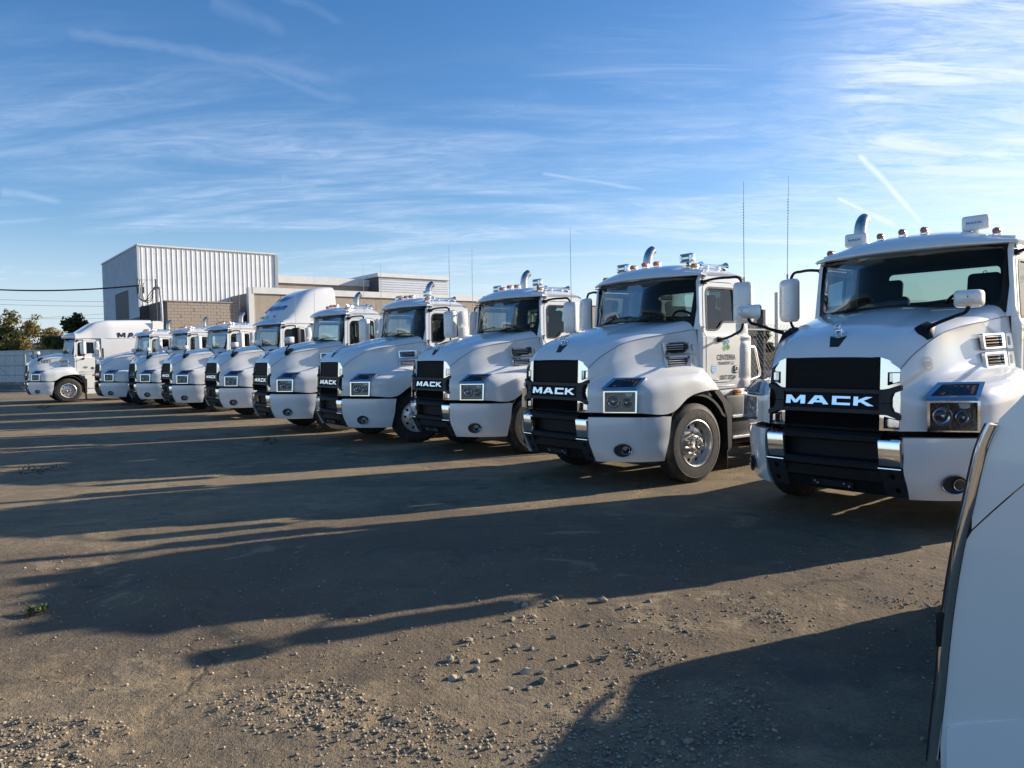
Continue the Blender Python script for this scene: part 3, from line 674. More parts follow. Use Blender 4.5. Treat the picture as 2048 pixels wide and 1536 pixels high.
def door_rib(mb):
    fm = lambda u, z: C(u, v_side(z) + .004 + .035 * min(1, max(0, (2.50 - u) / .03)) * min(1, (u - 2.30) / .05 if u > 2.30 else 0), z)
    o = rpoly([(2.425, 1.20), (2.60, 1.20), (2.625, 1.30), (2.625, 2.58), (2.425, 2.58)], .03)
    mb.sheet(o, lambda u, z: C(u, v_side(z) + .004 + .03 * math.sin(PI * min(1, max(0, (u - 2.425) / .20))) ** .6, z), lines=clip_lines(o), pts=[(u, z) for u in (2.45, 2.48, 2.525, 2.57, 2.60) for z in np.linspace(1.25, 2.55, 14)])
def door_glass(mb): mb.sheet(shrink(WIN, -.004), lambda u, z: C(u, v_side(z) - .012, z))
def door_seal(mb): mb.sheet(shrink(WIN, -.014), lambda u, z: C(u, v_side(z) + .008, z), holes=[shrink(WIN, .012)], lines=[], flange=(0, -.02, 0))
def door_handle(mb):
    mb.rbox(C(2.335, 1.070, 1.375), C(2.255, 1.076, 1.475), .004, mi=0)
    mb.rbox(C(2.325, 1.074, 1.385), C(2.265, 1.080, 1.402), .004, mi=1); mb.rbox(C(2.325, 1.074, 1.452), C(2.265, 1.082, 1.466), .004, mi=1); mb.rbox(C(2.275, 1.074, 1.40), C(2.265, 1.084, 1.455), .003, mi=1)
def door_molding(mb):
    mb.rbox(C(1.95, 1.062, 1.285), C(1.80, 1.072, 1.30), .004)
def rocker(mb):
    """sill steps under the door"""
    mb.rbox(C(2.62, .80, 1.06), C(1.78, 1.03, 1.17), .02); mb.rbox(C(2.30, 1.0, 1.20), C(1.84, 1.055, 1.215), .005)
def mirror_head(mb):
    """tall housing in its own space, glass facing -x; mi 0 white, 1 black rim, 2 glass"""
    g = []
    for t, sc in ((-.07, .92), (-.05, 1.0), (.0, 1.0), (.045, .93), (.068, .80), (.078, .55), (.080, .2)):
        o = rpoly([(-.122 * sc, -.265 * (1 - (1 - sc) * .6)), (.122 * sc, -.265 * (1 - (1 - sc) * .6)), (.122 * sc, .265 * (1 - (1 - sc) * .6)), (-.122 * sc, .265 * (1 - (1 - sc) * .6))], .055 * sc, 5); g.append([(t, a, b) for a, b in o] + [(t, *o[0])])
    mb.grid(g[1:], 0); n = len(g[0]) - 1; mb.add(g[-1][:-1], [tuple(range(n))], 0)
    mb.grid(g[:2], 1)
    mb.add([(q[0] + .004, q[1] * .97, q[2] * .98) for q in g[0][:-1]], [tuple(range(n))], 2); mb.grid([g[0], [(q[0] + .004, q[1] * .97, q[2] * .98) for q in g[0]]], 1)
    mb.tube([(.074, -.11, -.03), (.079, 0, -.03), (.074, .11, -.03)], .002, 4, mi=1)
MIRC = (1.90, 1.49, 2.28)
def mirror_arm_top(mb): mb.tube([C(1.75, .985, 2.585), C(1.76, 1.10, 2.605), C(1.85, 1.30, 2.615), C(1.90, 1.43, 2.60), C(1.905, 1.475, 2.50)], .017, 8, smooth_k=5); mb.rbox(C(1.80, .96, 2.555), C(1.70, 1.01, 2.61), .012)
def mirror_arm_low(mb): mb.tube([C(1.955, 1.06, 1.825), C(1.95, 1.16, 1.835), C(1.945, 1.32, 1.885), C(1.925, 1.45, 1.95), C(1.91, 1.475, 2.05)], .017, 8, smooth_k=5); mb.rbox(C(2.0, 1.05, 1.79), C(1.91, 1.095, 1.86), .012)
def whip(mb):
    mb.tube([(0, 0, 0), (0, 0, .06)], .012, 8); mb.tube([(0, 0, .06), (0, .004, .6), (0, .012, 1.26)], [.0045, .0038, .0028], 6)
    for k in range(26): z = .10 + k * .035; mb.tube([(0, 0, z), (0, 0, z + .012)], .0062, 5)
def hood_mirror_head(mb):
    """small convex mirror in own space, glass towards -x; mi 0 white 1 black 2 glass"""
    g = []
    for t, sc in ((-.075, 1.0), (-.06, 1.0), (.0, .96), (.05, .84), (.08, .62), (.092, .30), (.094, .06)):
        o = rpoly([(-.115 * sc, -.075 * sc), (.115 * sc, -.075 * sc), (.115 * sc, .075 * sc), (-.115 * sc, .075 * sc)], .045 * sc, 5); g.append([(t, a, b + .012 * (1 - sc)) for a, b in o] + [(t, o[0][0], o[0][1] + .012 * (1 - sc))])
    mb.grid(g[1:], 0); mb.grid(g[:2], 1); n = len(g[0]) - 1; mb.add([(q[0] + .006, q[1] * .93, q[2] * .93) for q in g[0][:-1]], [tuple(range(n))], 2); mb.grid([g[0], [(q[0] + .006, q[1] * .93, q[2] * .93) for q in g[0]]], 1)
HMB, HMH = (.44, .665, 1.84), (.31, 1.05, 2.08)
def hood_mirror_arm(mb):
    z = HMB[2]; mb.tube([C(.40, .70, z + .01), C(.34, .80, z + .045), C(.33, .95, z + .10), C(.315, 1.03, z + .13), C(.31, 1.05, 2.04)], [.022, .016, .015, .016, .018], 8, smooth_k=5)
    o = [(-.11, -.05), (.06, -.075), (.10, -.03), (.10, .05), (.04, .075), (-.10, .04)]
    f = lambda a, b: C(HMB[0] - a, HMB[1] + b, hood_z(HMB[0] - a, HMB[1] + b) + .012)
    V, F = cdt(o); mb.add([f(*q) for q in V], F); r = [Vector(f(*q)) for q in o]; top = [Vector(p) * .55 + Vector(C(.42, .69, z + .03)) * .45 + Vector((0, 0, .02)) for p in r]
    low = [p - Vector((0, 0, .03)) for p in r]; n = len(r)
    mb.add(low + r + top, [(i, (i + 1) % n, n + (i + 1) % n, n + i) for i in range(n)] + [(n + i, n + (i + 1) % n, 2 * n + (i + 1) % n, 2 * n + i) for i in range(n)] + [tuple(2 * n + i for i in range(n))])
# ---- things on the roof (own space, x forward)
def marker(mb):
    mb.lathe([(.045, -.02), (.045, .0), (.030, .012)], 12, 0, 'z'); mb.lathe([(.022, -.045), (.030, -.03), (.036, .0), (.034, .03), (.022, .048), (1e-4, .055)], 14, 1, 'x', (.01, 0, .028)); mb.lathe([(1e-4, -.10), (.02, -.08), (.038, -.045), (.037, .0)], 14, 0, 'x', (0, 0, .028))
def flood(mb):
    mb.rbox((-.045, -.11, .035), (.035, .11, .165), .018, 3, 0); mb.rbox((.034, -.094, .05), (.040, .094, .15), .003, 1, 1); mb.rbox((.039, -.06, .085), (.043, .06, .115), .002, 1, 2)
    for y in (-.085, .085): mb.rbox((.038, y - .018, .06), (.042, y + .018, .14), .002, 1, 2)
    mb.tube([(-.01, 0, -.03), (-.01, 0, .05)], .022, 8, 1); mb.rbox((-.05, -.06, -.02), (.03, .06, .0), .005, 1, 1)
def flood_covered(mb):
    mb.rbox((-.05, -.125, .01), (.045, .125, .165), .03, 4, 0); mb.tube([(-.01, 0, -.03), (-.01, 0, .05)], .03, 8, 0)
def flood_sticker(mb):
    mb.sheet([(-.085, .055), (.085, .055), (.085, .12), (-.085, .12)], lambda a, b: (.0475, a, b), mi=1)
    for i, ch in enumerate('MACK'): glyph(mb, ch, -.072 + i * .037, .031, .078, .02, lambda a, b: (.0495, a, b))
    mb.m = [1 if k < 2 else 0 for k in range(len(mb.m))]
def horn(mb):
    mb.tube([(-.30, 0, .045), (.0, 0, .045), (.10, 0, .045), (.16, 0, .045), (.19, 0, .045)], [.016, .018, .026, .042, .058], 14); mb.lathe([(.058, .19), (.05, .17), (.02, .12)], 14, 0, 'x', (0, 0, .045)); mb.lathe([(1e-4, -.36), (.04, -.355), (.045, -.32), (.02, -.29)], 12, 0, 'x', (0, 0, .045))
    mb.rbox((-.22, -.02, -.02), (-.18, .02, .04), .004); mb.rbox((.02, -.02, -.02), (.06, .02, .04), .004)
def stack(mb):
    mb.tube([C(2.86, -1.06, .95), C(2.86, -1.06, 2.3), C(2.86, -1.06, 2.98), C(2.862, -1.06, 3.11), C(2.885, -1.06, 3.22), C(2.935, -1.06, 3.295), C(2.985, -1.06, 3.325)], .073, 20, 0, caps=False, smooth_k=4)
    mb.tube([C(2.86, -1.06, 1.0), C(2.86, -1.06, 2.25)], .11, 20, 1)
# ---- wheels: own space, axis y, outer face +y
def tyre(mb, w=.275, R=.512):
    h = w / 2
    prof = [(.292, -h + .015), (.30, -h), (.36, -h - .004), (.43, -h + .004), (.478, -h + .02), (.500, -h + .035), (R, -h + .055)]
    for k in range(4):
        y = -h + .075 + k * (w - .15) / 4 + .01; prof += [(R, y - .006), (R - .012, y - .003), (R - .012, y + .003), (R, y + .006)]
    prof += [(R, h - .055), (.505, h - .04), (.500, h - .033), (.486, h - .022), (.482, h - .022), (.478, h - .018), (.44, h), (.436, h + .003), (.432, h), (.37, h + .004), (.325, h + .002), (.321, h - .003), (.317, h + .001), (.30, h), (.292, h - .015)]
    mb.lathe(prof, 56)
def rim_front(mb):
    """polished disc bulging outwards with ten hand holes; mi 0 alu, 1 dark"""
    mb.lathe([(.297, .128), (.300, .138), (.293, .142), (.285, .134), (.278, .10), (.274, .06), (.268, .05)], 48, 0)
    def dish(r): return float(np.interp(r, [0, .10, .135, .175, .20, .235, .268], [.085, .085, .082, .076, .068, .058, .050]))
    holes = [circ(.222 * math.cos(a), .222 * math.sin(a), .027, 12) for a in (2 * PI * k / 10 for k in range(10))]
    o = circ(0, 0, .268, 48); pts = [(r * math.cos(2 * PI * k / 30), r * math.sin(2 * PI * k / 30)) for r in (.12, .15, .18) for k in range(30)]
    mb.sheet(o, lambda a, b: (a, dish(math.hypot(a, b)), b), holes=holes, pts=pts, flange=(0, -.02, 0), mi=0)
    mb.lathe([(.29, -.02), (.0001, -.02)], 32, 1)
def hub_front(mb):
    mb.lathe([(.105, .08), (.10, .11), (.085, .115), (.082, .165), (.076, .175), (.045, .180), (.04, .176), (.02, .178), (1e-4, .178)], 28, 0)
    for k in range(10):
        a = 2 * PI * (k + .5) / 10; c, s = math.cos(a) * .143, math.sin(a) * .143
        mb.lathe([(.017, .076), (.017, .09), (.014, .095), (.010, .115), (.002, .13)], 8, 0, 'y', (c, 0, s))
def rim_rear(mb):
    mb.lathe([(.297, .128), (.300, .138), (.29, .14), (.28, .10), (.272, .0), (.262, -.06), (.20, -.075), (.12, -.06), (.11, .02), (.085, .04), (1e-4, .045)], 40, 0)
# ---- chassis
def chassis(mb):
    for s in (1, -1): mb.box(C(6.9, s * .36, .78), C(.4, s * .44, 1.02))
    for u in (2.9, 3.8, 4.6, 5.4, 6.3, 6.85): mb.box(C(u + .06, -.40, .82), C(u, .40, .98))
    mb.box(C(2.5, -.85, .72), C(1.75, .85, 1.14)); mb.tube([C(1.35, -.95, .50), C(1.35, .95, .50)], .06, 8); mb.box(C(1.6, -.44, .6), C(1.1, .44, .75))
    for u in (5.25, 6.55): mb.tube([C(u, -.9, .51), C(u, .9, .51)], .085, 10); mb.lathe([(.05, -.2), (.2, -.12), (.22, 0), (.2, .12), (.05, .2)], 14, 0, 'y', C(u, 0, .51))
def engine_mass(mb):
    mb.box(C(1.60, -.57, .62), C(.12, .57, 1.50)); mb.box(C(1.62, -.80, 1.2), C(.75, .80, 1.80)); mb.box(C(.5, -.55, .40), C(.16, .55, .9))
def deck(mb):
    mb.rbox(C(4.2, -.48, 1.03), C(2.72, .48, 1.055), .004)
    for k in range(14): mb.box(C(2.79 + k * .1, -.47, 1.056), C(2.75 + k * .1, .47, 1.064))
def fifth_wheel(mb):
    o = rpoly([(5.35, -.46), (5.9, -.46), (6.35, -.20), (6.35, -.06), (5.95, -.05), (5.95, .05), (6.35, .06), (6.35, .20), (5.9, .46), (5.35, .46)], .05, 3)
    mb.sheet(o, lambda a, b: C(a, b, 1.20 - .02 * (a - 5.35)), flange=(0, 0, -.05), back=True); mb.box(C(6.0, -.42, 1.02), C(5.6, .42, 1.16))
def fuel_tank(mb):
    t = MB().lathe([(1e-4, -.62), (.30, -.62), (.325, -.59), (.325, .59), (.30, .62), (1e-4, .62)], 28, 0, 'x'); mb.merge(t, Matrix.Translation(C(3.55, .83, .68)))
    for u in (3.15, 3.95): mb.lathe([(.332, -.025), (.332, .025)], 28, 1, 'x', C(u, .83, .68))
def step_box(mb):
    mb.rbox(C(2.80, .62, .42), C(2.02, 1.12, 1.08), .03, 2, 0)
    for z in (.50, .78): mb.rbox(C(2.72, 1.06, z), C(2.10, 1.17, z + .035), .006, 1, 1)
    for k in range(6): mb.rbox(C(2.18 + k * .1, 1.06, .536), C(2.14 + k * .1, 1.165, .541), .002, 1, 1); mb.rbox(C(2.18 + k * .1, 1.06, .816), C(2.14 + k * .1, 1.165, .821), .002, 1, 1)
def mudguard(mb):
    """black liner arching over the front tyre with the flap behind it"""
    pts = [(1.349 + .60 * math.cos(a), .511 + .60 * math.sin(a)) for a in np.linspace(PI * .86, PI * .18, 14)] + [(1.93, .80), (1.97, .62), (1.97, .36)]
    for v0, v1, d in ((.70, 1.19, 0.),):
        mb.grid([[C(u, v, z) for u, z in pts] for v in (v0, v1)]); mb.grid([[C(u + .03, v, z + .02) for u, z in pts] for v in (v0, v1)])
        mb.grid([[C(u, v1, z) for u, z in pts], [C(u + .03, v1, z + .02) for u, z in pts]])
    mb.sheet(rpoly([(1.68, 1.165), (1.80, 1.165), (1.95, 1.02), (2.05, .96), (2.04, .40), (1.97, .36), (1.95, .80), (1.86, 1.0)], .015, 2), lambda u, z: C(u, 1.195, z), flange=(0, -.10, 0), back=True)
    mb.rbox(C(2.03, .80, .12), C(2.015, 1.14, .45), .004)
def rear_mudflap(mb): mb.rbox(C(7.26, .56, .22), C(7.25, 1.2, .95), .004); mb.tube([C(7.25, .3, .97), C(7.25, 1.22, .97)], .02, 6)
def air_tank(mb):
    for u in (2.42, 2.70): mb.lathe([(1e-4, -.34), (.09, -.32), (.125, -.26), (.125, .26), (.09, .32), (1e-4, .34)], 18, 0, 'y', C(u, .60, .50))
def side_marker(mb): mb.rbox(C(2.38, 1.03, 1.09), C(2.28, 1.10, 1.145), .008)
def grab_rail(mb): mb.tube([C(2.70, .98, 1.72), C(2.82, .98, 1.72), C(2.86, .98, 1.68), C(2.96, .98, 1.36), C(2.94, .98, 1.31), C(2.72, .98, 1.26)], .016, 8)
# ---- interior
def seat(mb):
    mb.rbox(C(2.28, -.25, 1.62), C(1.85, .25, 1.78), .05, 3); m = Matrix.Translation(C(2.30, 0, 1.75)) @ Matrix.Rotation(math.radians(-8), 4, 'Y')
    mb.rbox((-.07, -.24, 0), (.06, .24, .52), .05, 3, mat=m); mb.rbox((-.06, -.16, .46), (.05, .16, .72), .05, 3, mat=m); mb.rbox(C(2.25, -.18, 1.25), C(1.9, .18, 1.62), .02)
def dashboard(mb):
    prof = [(1.58, 2.02), (1.72, 2.055), (1.84, 2.05), (1.88, 1.98), (1.86, 1.70), (1.75, 1.5)]
    mb.grid([[C(u + .06 * abs(v) ** 2, v, z) for u, z in prof] for v in np.linspace(-.98, .98, 13)]); mb.rbox(C(1.90, .26, 1.98), C(1.74, .74, 2.10), .04, 3)
def steering_wheel(mb):
    m = Matrix.Translation(C(2.0, .50, 2.03)) @ Matrix.Rotation(math.radians(-62), 4, 'Y') @ Matrix.Rotation(0, 4, 'X'); t = MB(); n = 36
    t.tube([(0, .22 * math.cos(2 * PI * k / n), .22 * math.sin(2 * PI * k / n)) for k in range(n + 1)], .017, 8, caps=False)
    for a in (PI * .5 + .9, PI * .5 - .9, PI * 1.5): t.tube([(-.02, 0, 0), (0, .21 * math.cos(a), .21 * math.sin(a))], .014, 6)
    t.rbox((-.04, -.06, -.06), (0, .06, .06), .02, 2); t.tube([(-.02, 0, 0), (-.4, 0, -.05)], .03, 8); mb.merge(t, Matrix.Translation(C(1.98, .50, 2.06)) @ Matrix.Rotation(math.radians(38), 4, 'Y') @ Matrix.Rotation(PI, 4, 'Z'))
# ---- sleeper bodies
def sleeper_tall(mb):
    """long integral sleeper: roof cap sweeping up from the visor, flat sides; mi 0 white, 1 dark"""
    def prof(t):   # centre top outline
        return hermite([(1.36, 2.70), (1.33, 2.78), (1.55, 2.92), (1.80, 2.96), (2.05, 3.12), (2.40, 3.36), (2.75, 3.46), (3.4, 3.50), (4.3, 3.52), (4.72, 3.52)], 5)
    c = prof(0); low = hermite([(1.70, 2.66), (1.69, 2.67), (1.72, 2.68), (1.80, 2.685), (2.05, 2.69), (2.40, 2.69), (2.75, 2.69), (3.4, 2.69), (4.3, 2.69), (4.72, 2.69)], 5)
    rows = []
    for k in range(len(c)):
        cu, cz = c[k]; lu, lz = low[k]; vm = float(np.interp(lu, [1.7, 2.3, 3.0], [1.0, .99, 1.06])); row = []
        for a in np.concatenate((np.linspace(-1, -.86, 7), np.linspace(-.8, .8, 13), np.linspace(.86, 1, 7))):
            h = (1 - abs(a) ** 9) ** (1 / 2.2) if abs(a) < 1 else 0.; ww = abs(a) ** 2.2 * float(np.interp(cu, [1.4, 2.6], [1, .3]))
            row.append(C(cu * (1 - ww) + lu * ww, a * vm, lz + (cz - lz) * h))
        rows.append(row)
    mb.grid(rows); n = len(rows[0]); mb.add(rows[-1], [tuple(range(n))])
def sleeper_box(mb, u1=4.72, z0=1.12):
    for s in (1, -1):
        o = [(2.66, z0), (u1, z0), (u1, 2.69), (2.66, 2.69)]; mb.sheet(o, lambda u, z: C(u, s * (1.062 - (.0 if u > 2.9 else .03)), z), flange=(0, -.04 * s, 0), pts=[(2.9, 1.5), (2.9, 2.4)])
    mb.box(C(u1, -1.06, z0), C(u1 - .03, 1.06, 2.69)); mb.box(C(u1, -1.0, z0), C(2.64, 1.0, z0 + .03))
def side_extender(mb): mb.sheet(rpoly([(4.73, 1.2), (5.16, 1.2), (5.16, 3.40), (5.10, 3.46), (4.73, 3.46)], .03), lambda u, z: C(u, 1.055 - .05 * max(0, (u - 4.73)), z), flange=(0, -.03, 0), back=True)
def skirt(mb): mb.sheet(rpoly([(1.98, 1.14), (4.7, 1.14), (4.7, .34), (2.04, .34)], .03), lambda u, z: C(u, 1.09, z), flange=(0, -.04, 0), back=True); mb.rbox(C(4.6, 1.085, .55), C(2.10, 1.10, .60), .01)
FAIR = []
def roof_fairing(mb):
    """tall rounded wind deflector above a sleeper"""
    c = hermite([(1.50, 2.72), (1.62, 2.86), (1.80, 3.08), (2.05, 3.34), (2.35, 3.56), (2.70, 3.72), (3.05, 3.80), (3.42, 3.82)], 4)
    rows = []
    for k, (cu, cz) in enumerate(c):
        lu = float(np.interp(k, [0, len(c) - 1], [1.72, 3.42])); vm = float(np.interp(k, [0, 8, len(c) - 1], [.99, .985, .97])); row = []
        for a in np.concatenate((np.linspace(-1, -.80, 9), np.linspace(-.74, .74, 11), np.linspace(.80, 1, 9))):
            h = (1 - abs(a) ** 10) ** (1 / 2.) if abs(a) < 1 else 0.; ww = abs(a) ** 3 * float(np.interp(cu, [1.5, 3.2], [1, .0]))
            row.append(C(cu * (1 - ww) + max(lu, cu) * ww if cu < lu else cu, a * vm, 2.70 + (cz - 2.70) * h))
        rows.append(row)
    if not FAIR: FAIR.extend((-x, y, z) for r in rows for x, y, z in r)
    mb.grid(rows); mb.add(rows[-1], [tuple(range(len(rows[0])))])
# ------------------------------------------------------------------ one truck, with everything the photograph lets one pick apart
def decal_text(parent, name, txt, size, loc_fn, mat, bold=0., xs=1.0, key=None):
    k = ('txt', txt, size, mat, key)
    if k not in CACHE:
        t = text_mb(txt, size, bold=bold, xs=xs); t.v = [loc_fn(x, y) for x, y, z in t.v]; CACHE[k] = t.mesh(name, mat, flat=True, fix=False)
    return put(name, CACHE[k], parent)
def truck(label, x, y, th, kind='day', hood_mirrors=True, lights='flood', group='white semi trucks parked in a row', steer=0., black_mirrors=False, z=0., whips=(1, 1), stackz=0., amber_round=False):
    t = thing('semi_truck', label, 'truck', (x, y, z), th, group)
    W, K, CH = 'white_paint', 'black_plastic', 'chrome'
    hd = part('hood', 'hood', hood, W, t, angle=28)
    for m in (False, True):
        part('hood_seam', 'hood_seam', hood_seam, 'decal_grey', hd, m)
        for z0 in (1.645, 1.470): part('vent', 'vent%d' % (z0 * 1000), lambda mb: vent(mb, z0), (CH, 'void_black', W), hd, m)
    part('ornament_base', 'ornament_base', ornament_base, 'charcoal_plastic', hd); part('hood_ornament', 'ornament_dog', ornament_dog, CH, hd)
    g = part('grille', 'grille_panel', grille_panel, 'void_black', t)
    part('grille_mesh', 'grille_mesh', grille_mesh, K, g, flat=True, fix=False, kind='stuff')
    for nm, zz, up in (('crossbar', 1.288, True), ('crossbar', 1.108, False)): part(nm, nm + str(zz), lambda mb: crossbar(mb, zz, up), 'charcoal_plastic', g, flat=True)
    part('nameplate_panel', 'nameplate_panel', nameplate_panel, 'void_black', g)
    for i in range(4): part('letter', 'letter%d' % i, lambda mb: letter(mb, i), CH, g, flat=True)
    bp = part('bumper', 'bumper_center', bumper_center, K, t, angle=30)
    for m in (False, True):
        part('grille_trim', 'grille_trim', grille_trim, (CH, K), t, m, angle=25)
        h = part('headlight', 'headlight', headlight, (CH, 'lamp_dark'), t, m, angle=25)
        part('lamp', 'hl_lamp', hl_lamp, ('lamp_silver', 'lamp_dark'), h, m); part('lens', 'hl_lens', hl_lens, 'lens', h, m)
        part('turn_signal', 'hl_turn', hl_turn, ('lamp_silver', 'lamp_dark', 'amber'), h, m)
        part('bumper_corner', 'bumper_corner', bumper_corner, W, bp, m, angle=30); part('chrome_cap', 'chrome_cap', chrome_cap, CH, bp, m, angle=30)
        part('tow_panel', 'tow_panel', tow_panel, ('charcoal_plastic', 'void_black', CH), bp, m, angle=30)
        part('fog_light', 'fog_lamp', fog_lamp, ('charcoal_plastic', 'lamp_silver', 'lamp_dark'), bp, m)
    for v, z in ((-.16, .43), (-.13, .415), (.12, .43), (.17, .41)): part('bolt', 'bolt', lambda mb: mb.lathe([(.011, 0), (.011, .012), (.006, .016), (1e-4, .016)], 6, 0, 'x'), 'galv', bp, loc=(-.026, v, z))
    # cab
    rear = {'day': CABR, 'mid': 3.42, 'sleeper': CABR}[kind]
    cb = part('cab', 'cab' + kind, lambda mb: cab_shell(mb, CABR, kind == 'day'), (W, 'chassis_black', 'liner_grey'), t, angle=30)
    if kind == 'sleeper':
        part('sleeper_roof', 'sleeper_tall', sleeper_tall, W, cb, angle=40); part('sleeper', 'sleeper_box', sleeper_box, W, t)
        for m in (False, True): part('side_extender', 'side_extender', side_extender, W, t, m); part('skirt', 'skirt', skirt, W, t, m)
    elif kind == 'mid':
        part('roof_fairing', 'roof_fairing', roof_fairing, W, cb, angle=45); part('roof', 'roof', roof, W, cb, angle=40)
        part('sleeper', 'sleeper_mid', lambda mb: sleeper_box(mb, 3.40), W, t)
    else: part('roof', 'roof', roof, W, cb, angle=40); part('rear_window', 'rear_window', rear_window, 'glass_side', cb)
    part('windshield', 'windshield', windshield, 'glass', cb, angle=60); part('windshield_seal', 'ws_seal', ws_seal, K, cb, angle=60)
    part('wiper', 'wiper', wiper, K, cb); part('wiper', 'wiper2', wiper2, K, cb)
    doors = []
    for m in (False, True):
        d = part('door', 'door', door, W, t, m, angle=20); doors.append(d)
        part('window', 'door_glass', door_glass, 'glass_side', d, m); part('window_seal', 'door_seal', door_seal, K, d, m)
        part('handle', 'door_handle', door_handle, ('void_black', CH), d, m); part('molding', 'door_molding', door_molding, 'decal_grey', d, m)
        part('corner_fairing', 'door_rib', door_rib, W, cb, m, angle=40); part('sill', 'rocker', rocker, W, cb, m)
        s = -1 if m else 1
        part('gutter_badge', 'gutter_badge', lambda mb: mb.sheet([(1.73, 2.648), (1.77, 2.672), (1.81, 2.648), (1.77, 2.624)], lambda u, z: C(u, v_side(z) + .014, z), flange=(0, -.02, 0)), 'decal_grey', cb, m)
        mr = part('mirror', 'mirror_head', mirror_head, (K if black_mirrors else W, K, 'mirror_glass'), t, loc=(-MIRC[0], s * MIRC[1], MIRC[2]), rot=(0, 0, s * .42), angle=40)
        for nm, fn in (('mirror_arm', mirror_arm_top), ('mirror_arm', mirror_arm_low)): part(nm, fn.__name__, fn, K, t, m)
        if whips[1 if m else 0]: part('antenna', 'whip', whip, 'galv', t, loc=(-MIRC[0], s * (MIRC[1] + .02), MIRC[2] + .265), rot=(s * .01, 0, 0))
        if hood_mirrors:
            part('hood_mirror', 'hood_mirror_head', hood_mirror_head, (W, K, 'mirror_glass'), t, loc=(-HMH[0], s * HMH[1], HMH[2]), rot=(0, 0, s * .25), angle=40)
            part('hood_mirror_arm', 'hood_mirror_arm', hood_mirror_arm, K, t, m)
        part('seat', 'seat', seat, 'seat_fabric', t, loc=(0, s * .50, 0))
        for nm, fn, mt in (('mudguard', mudguard, 'chassis_black'), ('fuel_tank', fuel_tank, ('aluminium', 'steel')), ('step_box', step_box, ('chassis_black', 'aluminium')), ('mudflap', rear_mudflap, 'chassis_black'), ('side_marker', side_marker, 'amber'), ('grab_rail', grab_rail, 'aluminium')):
            if kind != 'day' and nm in ('grab_rail', 'step_box', 'fuel_tank'): continue
            part(nm, fn.__name__, fn, mt, t, m)
        # wheels
        w = part('wheel', 'tyre', tyre, 'rubber', t, loc=(-1.349, s * 1.052, .505), rot=(0, 0, steer + (PI if m else 0)), angle=30)
        w['label'] = 'front wheel with polished ten hole rim'
        part('rim', 'rim_front', rim_front, ('aluminium', 'void_black'), w, angle=30); part('hub', 'hub_front', hub_front, 'steel', w, angle=30)
        for u in (5.25, 6.55):
            w = part('wheel', 'tyre', tyre, 'rubber', t, loc=(-u, s * 1.06, .505), rot=(0, 0, PI if m else 0), angle=30); part('rim', 'rim_rear', rim_rear, 'aluminium', w)
            w = part('wheel', 'tyre', tyre, 'rubber', t, loc=(-u, s * .74, .505), rot=(0, 0, PI if m else 0), angle=30)
    part('dashboard', 'dashboard', dashboard, 'dash_grey', t); part('steering_wheel', 'steering_wheel', steering_wheel, K, t)
    part('frame_rail', 'chassis', chassis, 'chassis_black', t); part('engine', 'engine_mass', engine_mass, 'void_black', t)
    part('deck_plate', 'deck', deck, 'aluminium', t); part('fifth_wheel', 'fifth_wheel', fifth_wheel, 'chassis_black', t); part('air_tank', 'air_tank', air_tank, 'grey_white', t)
    if kind == 'day':
        part('exhaust_stack', 'stack', stack, ('steel', 'chrome'), t, loc=(0, 0, stackz))
        for v in (-.90, -.33, -.10, .124, .80): part('marker_light', 'marker', marker, (CH, 'amber_dull' if amber_round else 'amber'), t, loc=(-1.80, v, roof_z(1.80, v) + .008))
        for s in (-.66, .57):
            if lights == 'flood': part('flood_light', 'flood', flood, (CH, 'lamp_dark', 'lamp_silver'), t, loc=(-1.92, s, roof_z(1.92, s)))
            elif lights == 'covered':
                f = part('flood_light', 'flood_cov', flood_covered, W, t, loc=(-1.92, s, roof_z(1.92, s)), rot=(0, 0, 0)); part('cover_label', 'flood_sticker', flood_sticker, ('decal_blue', 'paper'), f, flat=True, fix=False)
        if lights == 'horn':
            part('horn', 'horn', horn, CH, t, loc=(-2.15, .66, roof_z(2.1, .66) - .005)); part('horn', 'horn', horn, CH, t, loc=(-2.1, .52, roof_z(2.1, .52) - .005))
        if lights == 'flood': part('horn', 'horn', horn, CH, t, loc=(-2.25, .80, roof_z(2.25, .80) - .005), rot=(0, 0, PI))
    elif kind == 'mid': part('exhaust_stack', 'stack', stack, ('steel', 'chrome'), t, loc=(-.75, 0, .55))
    return t, hd, cb, doors, bp
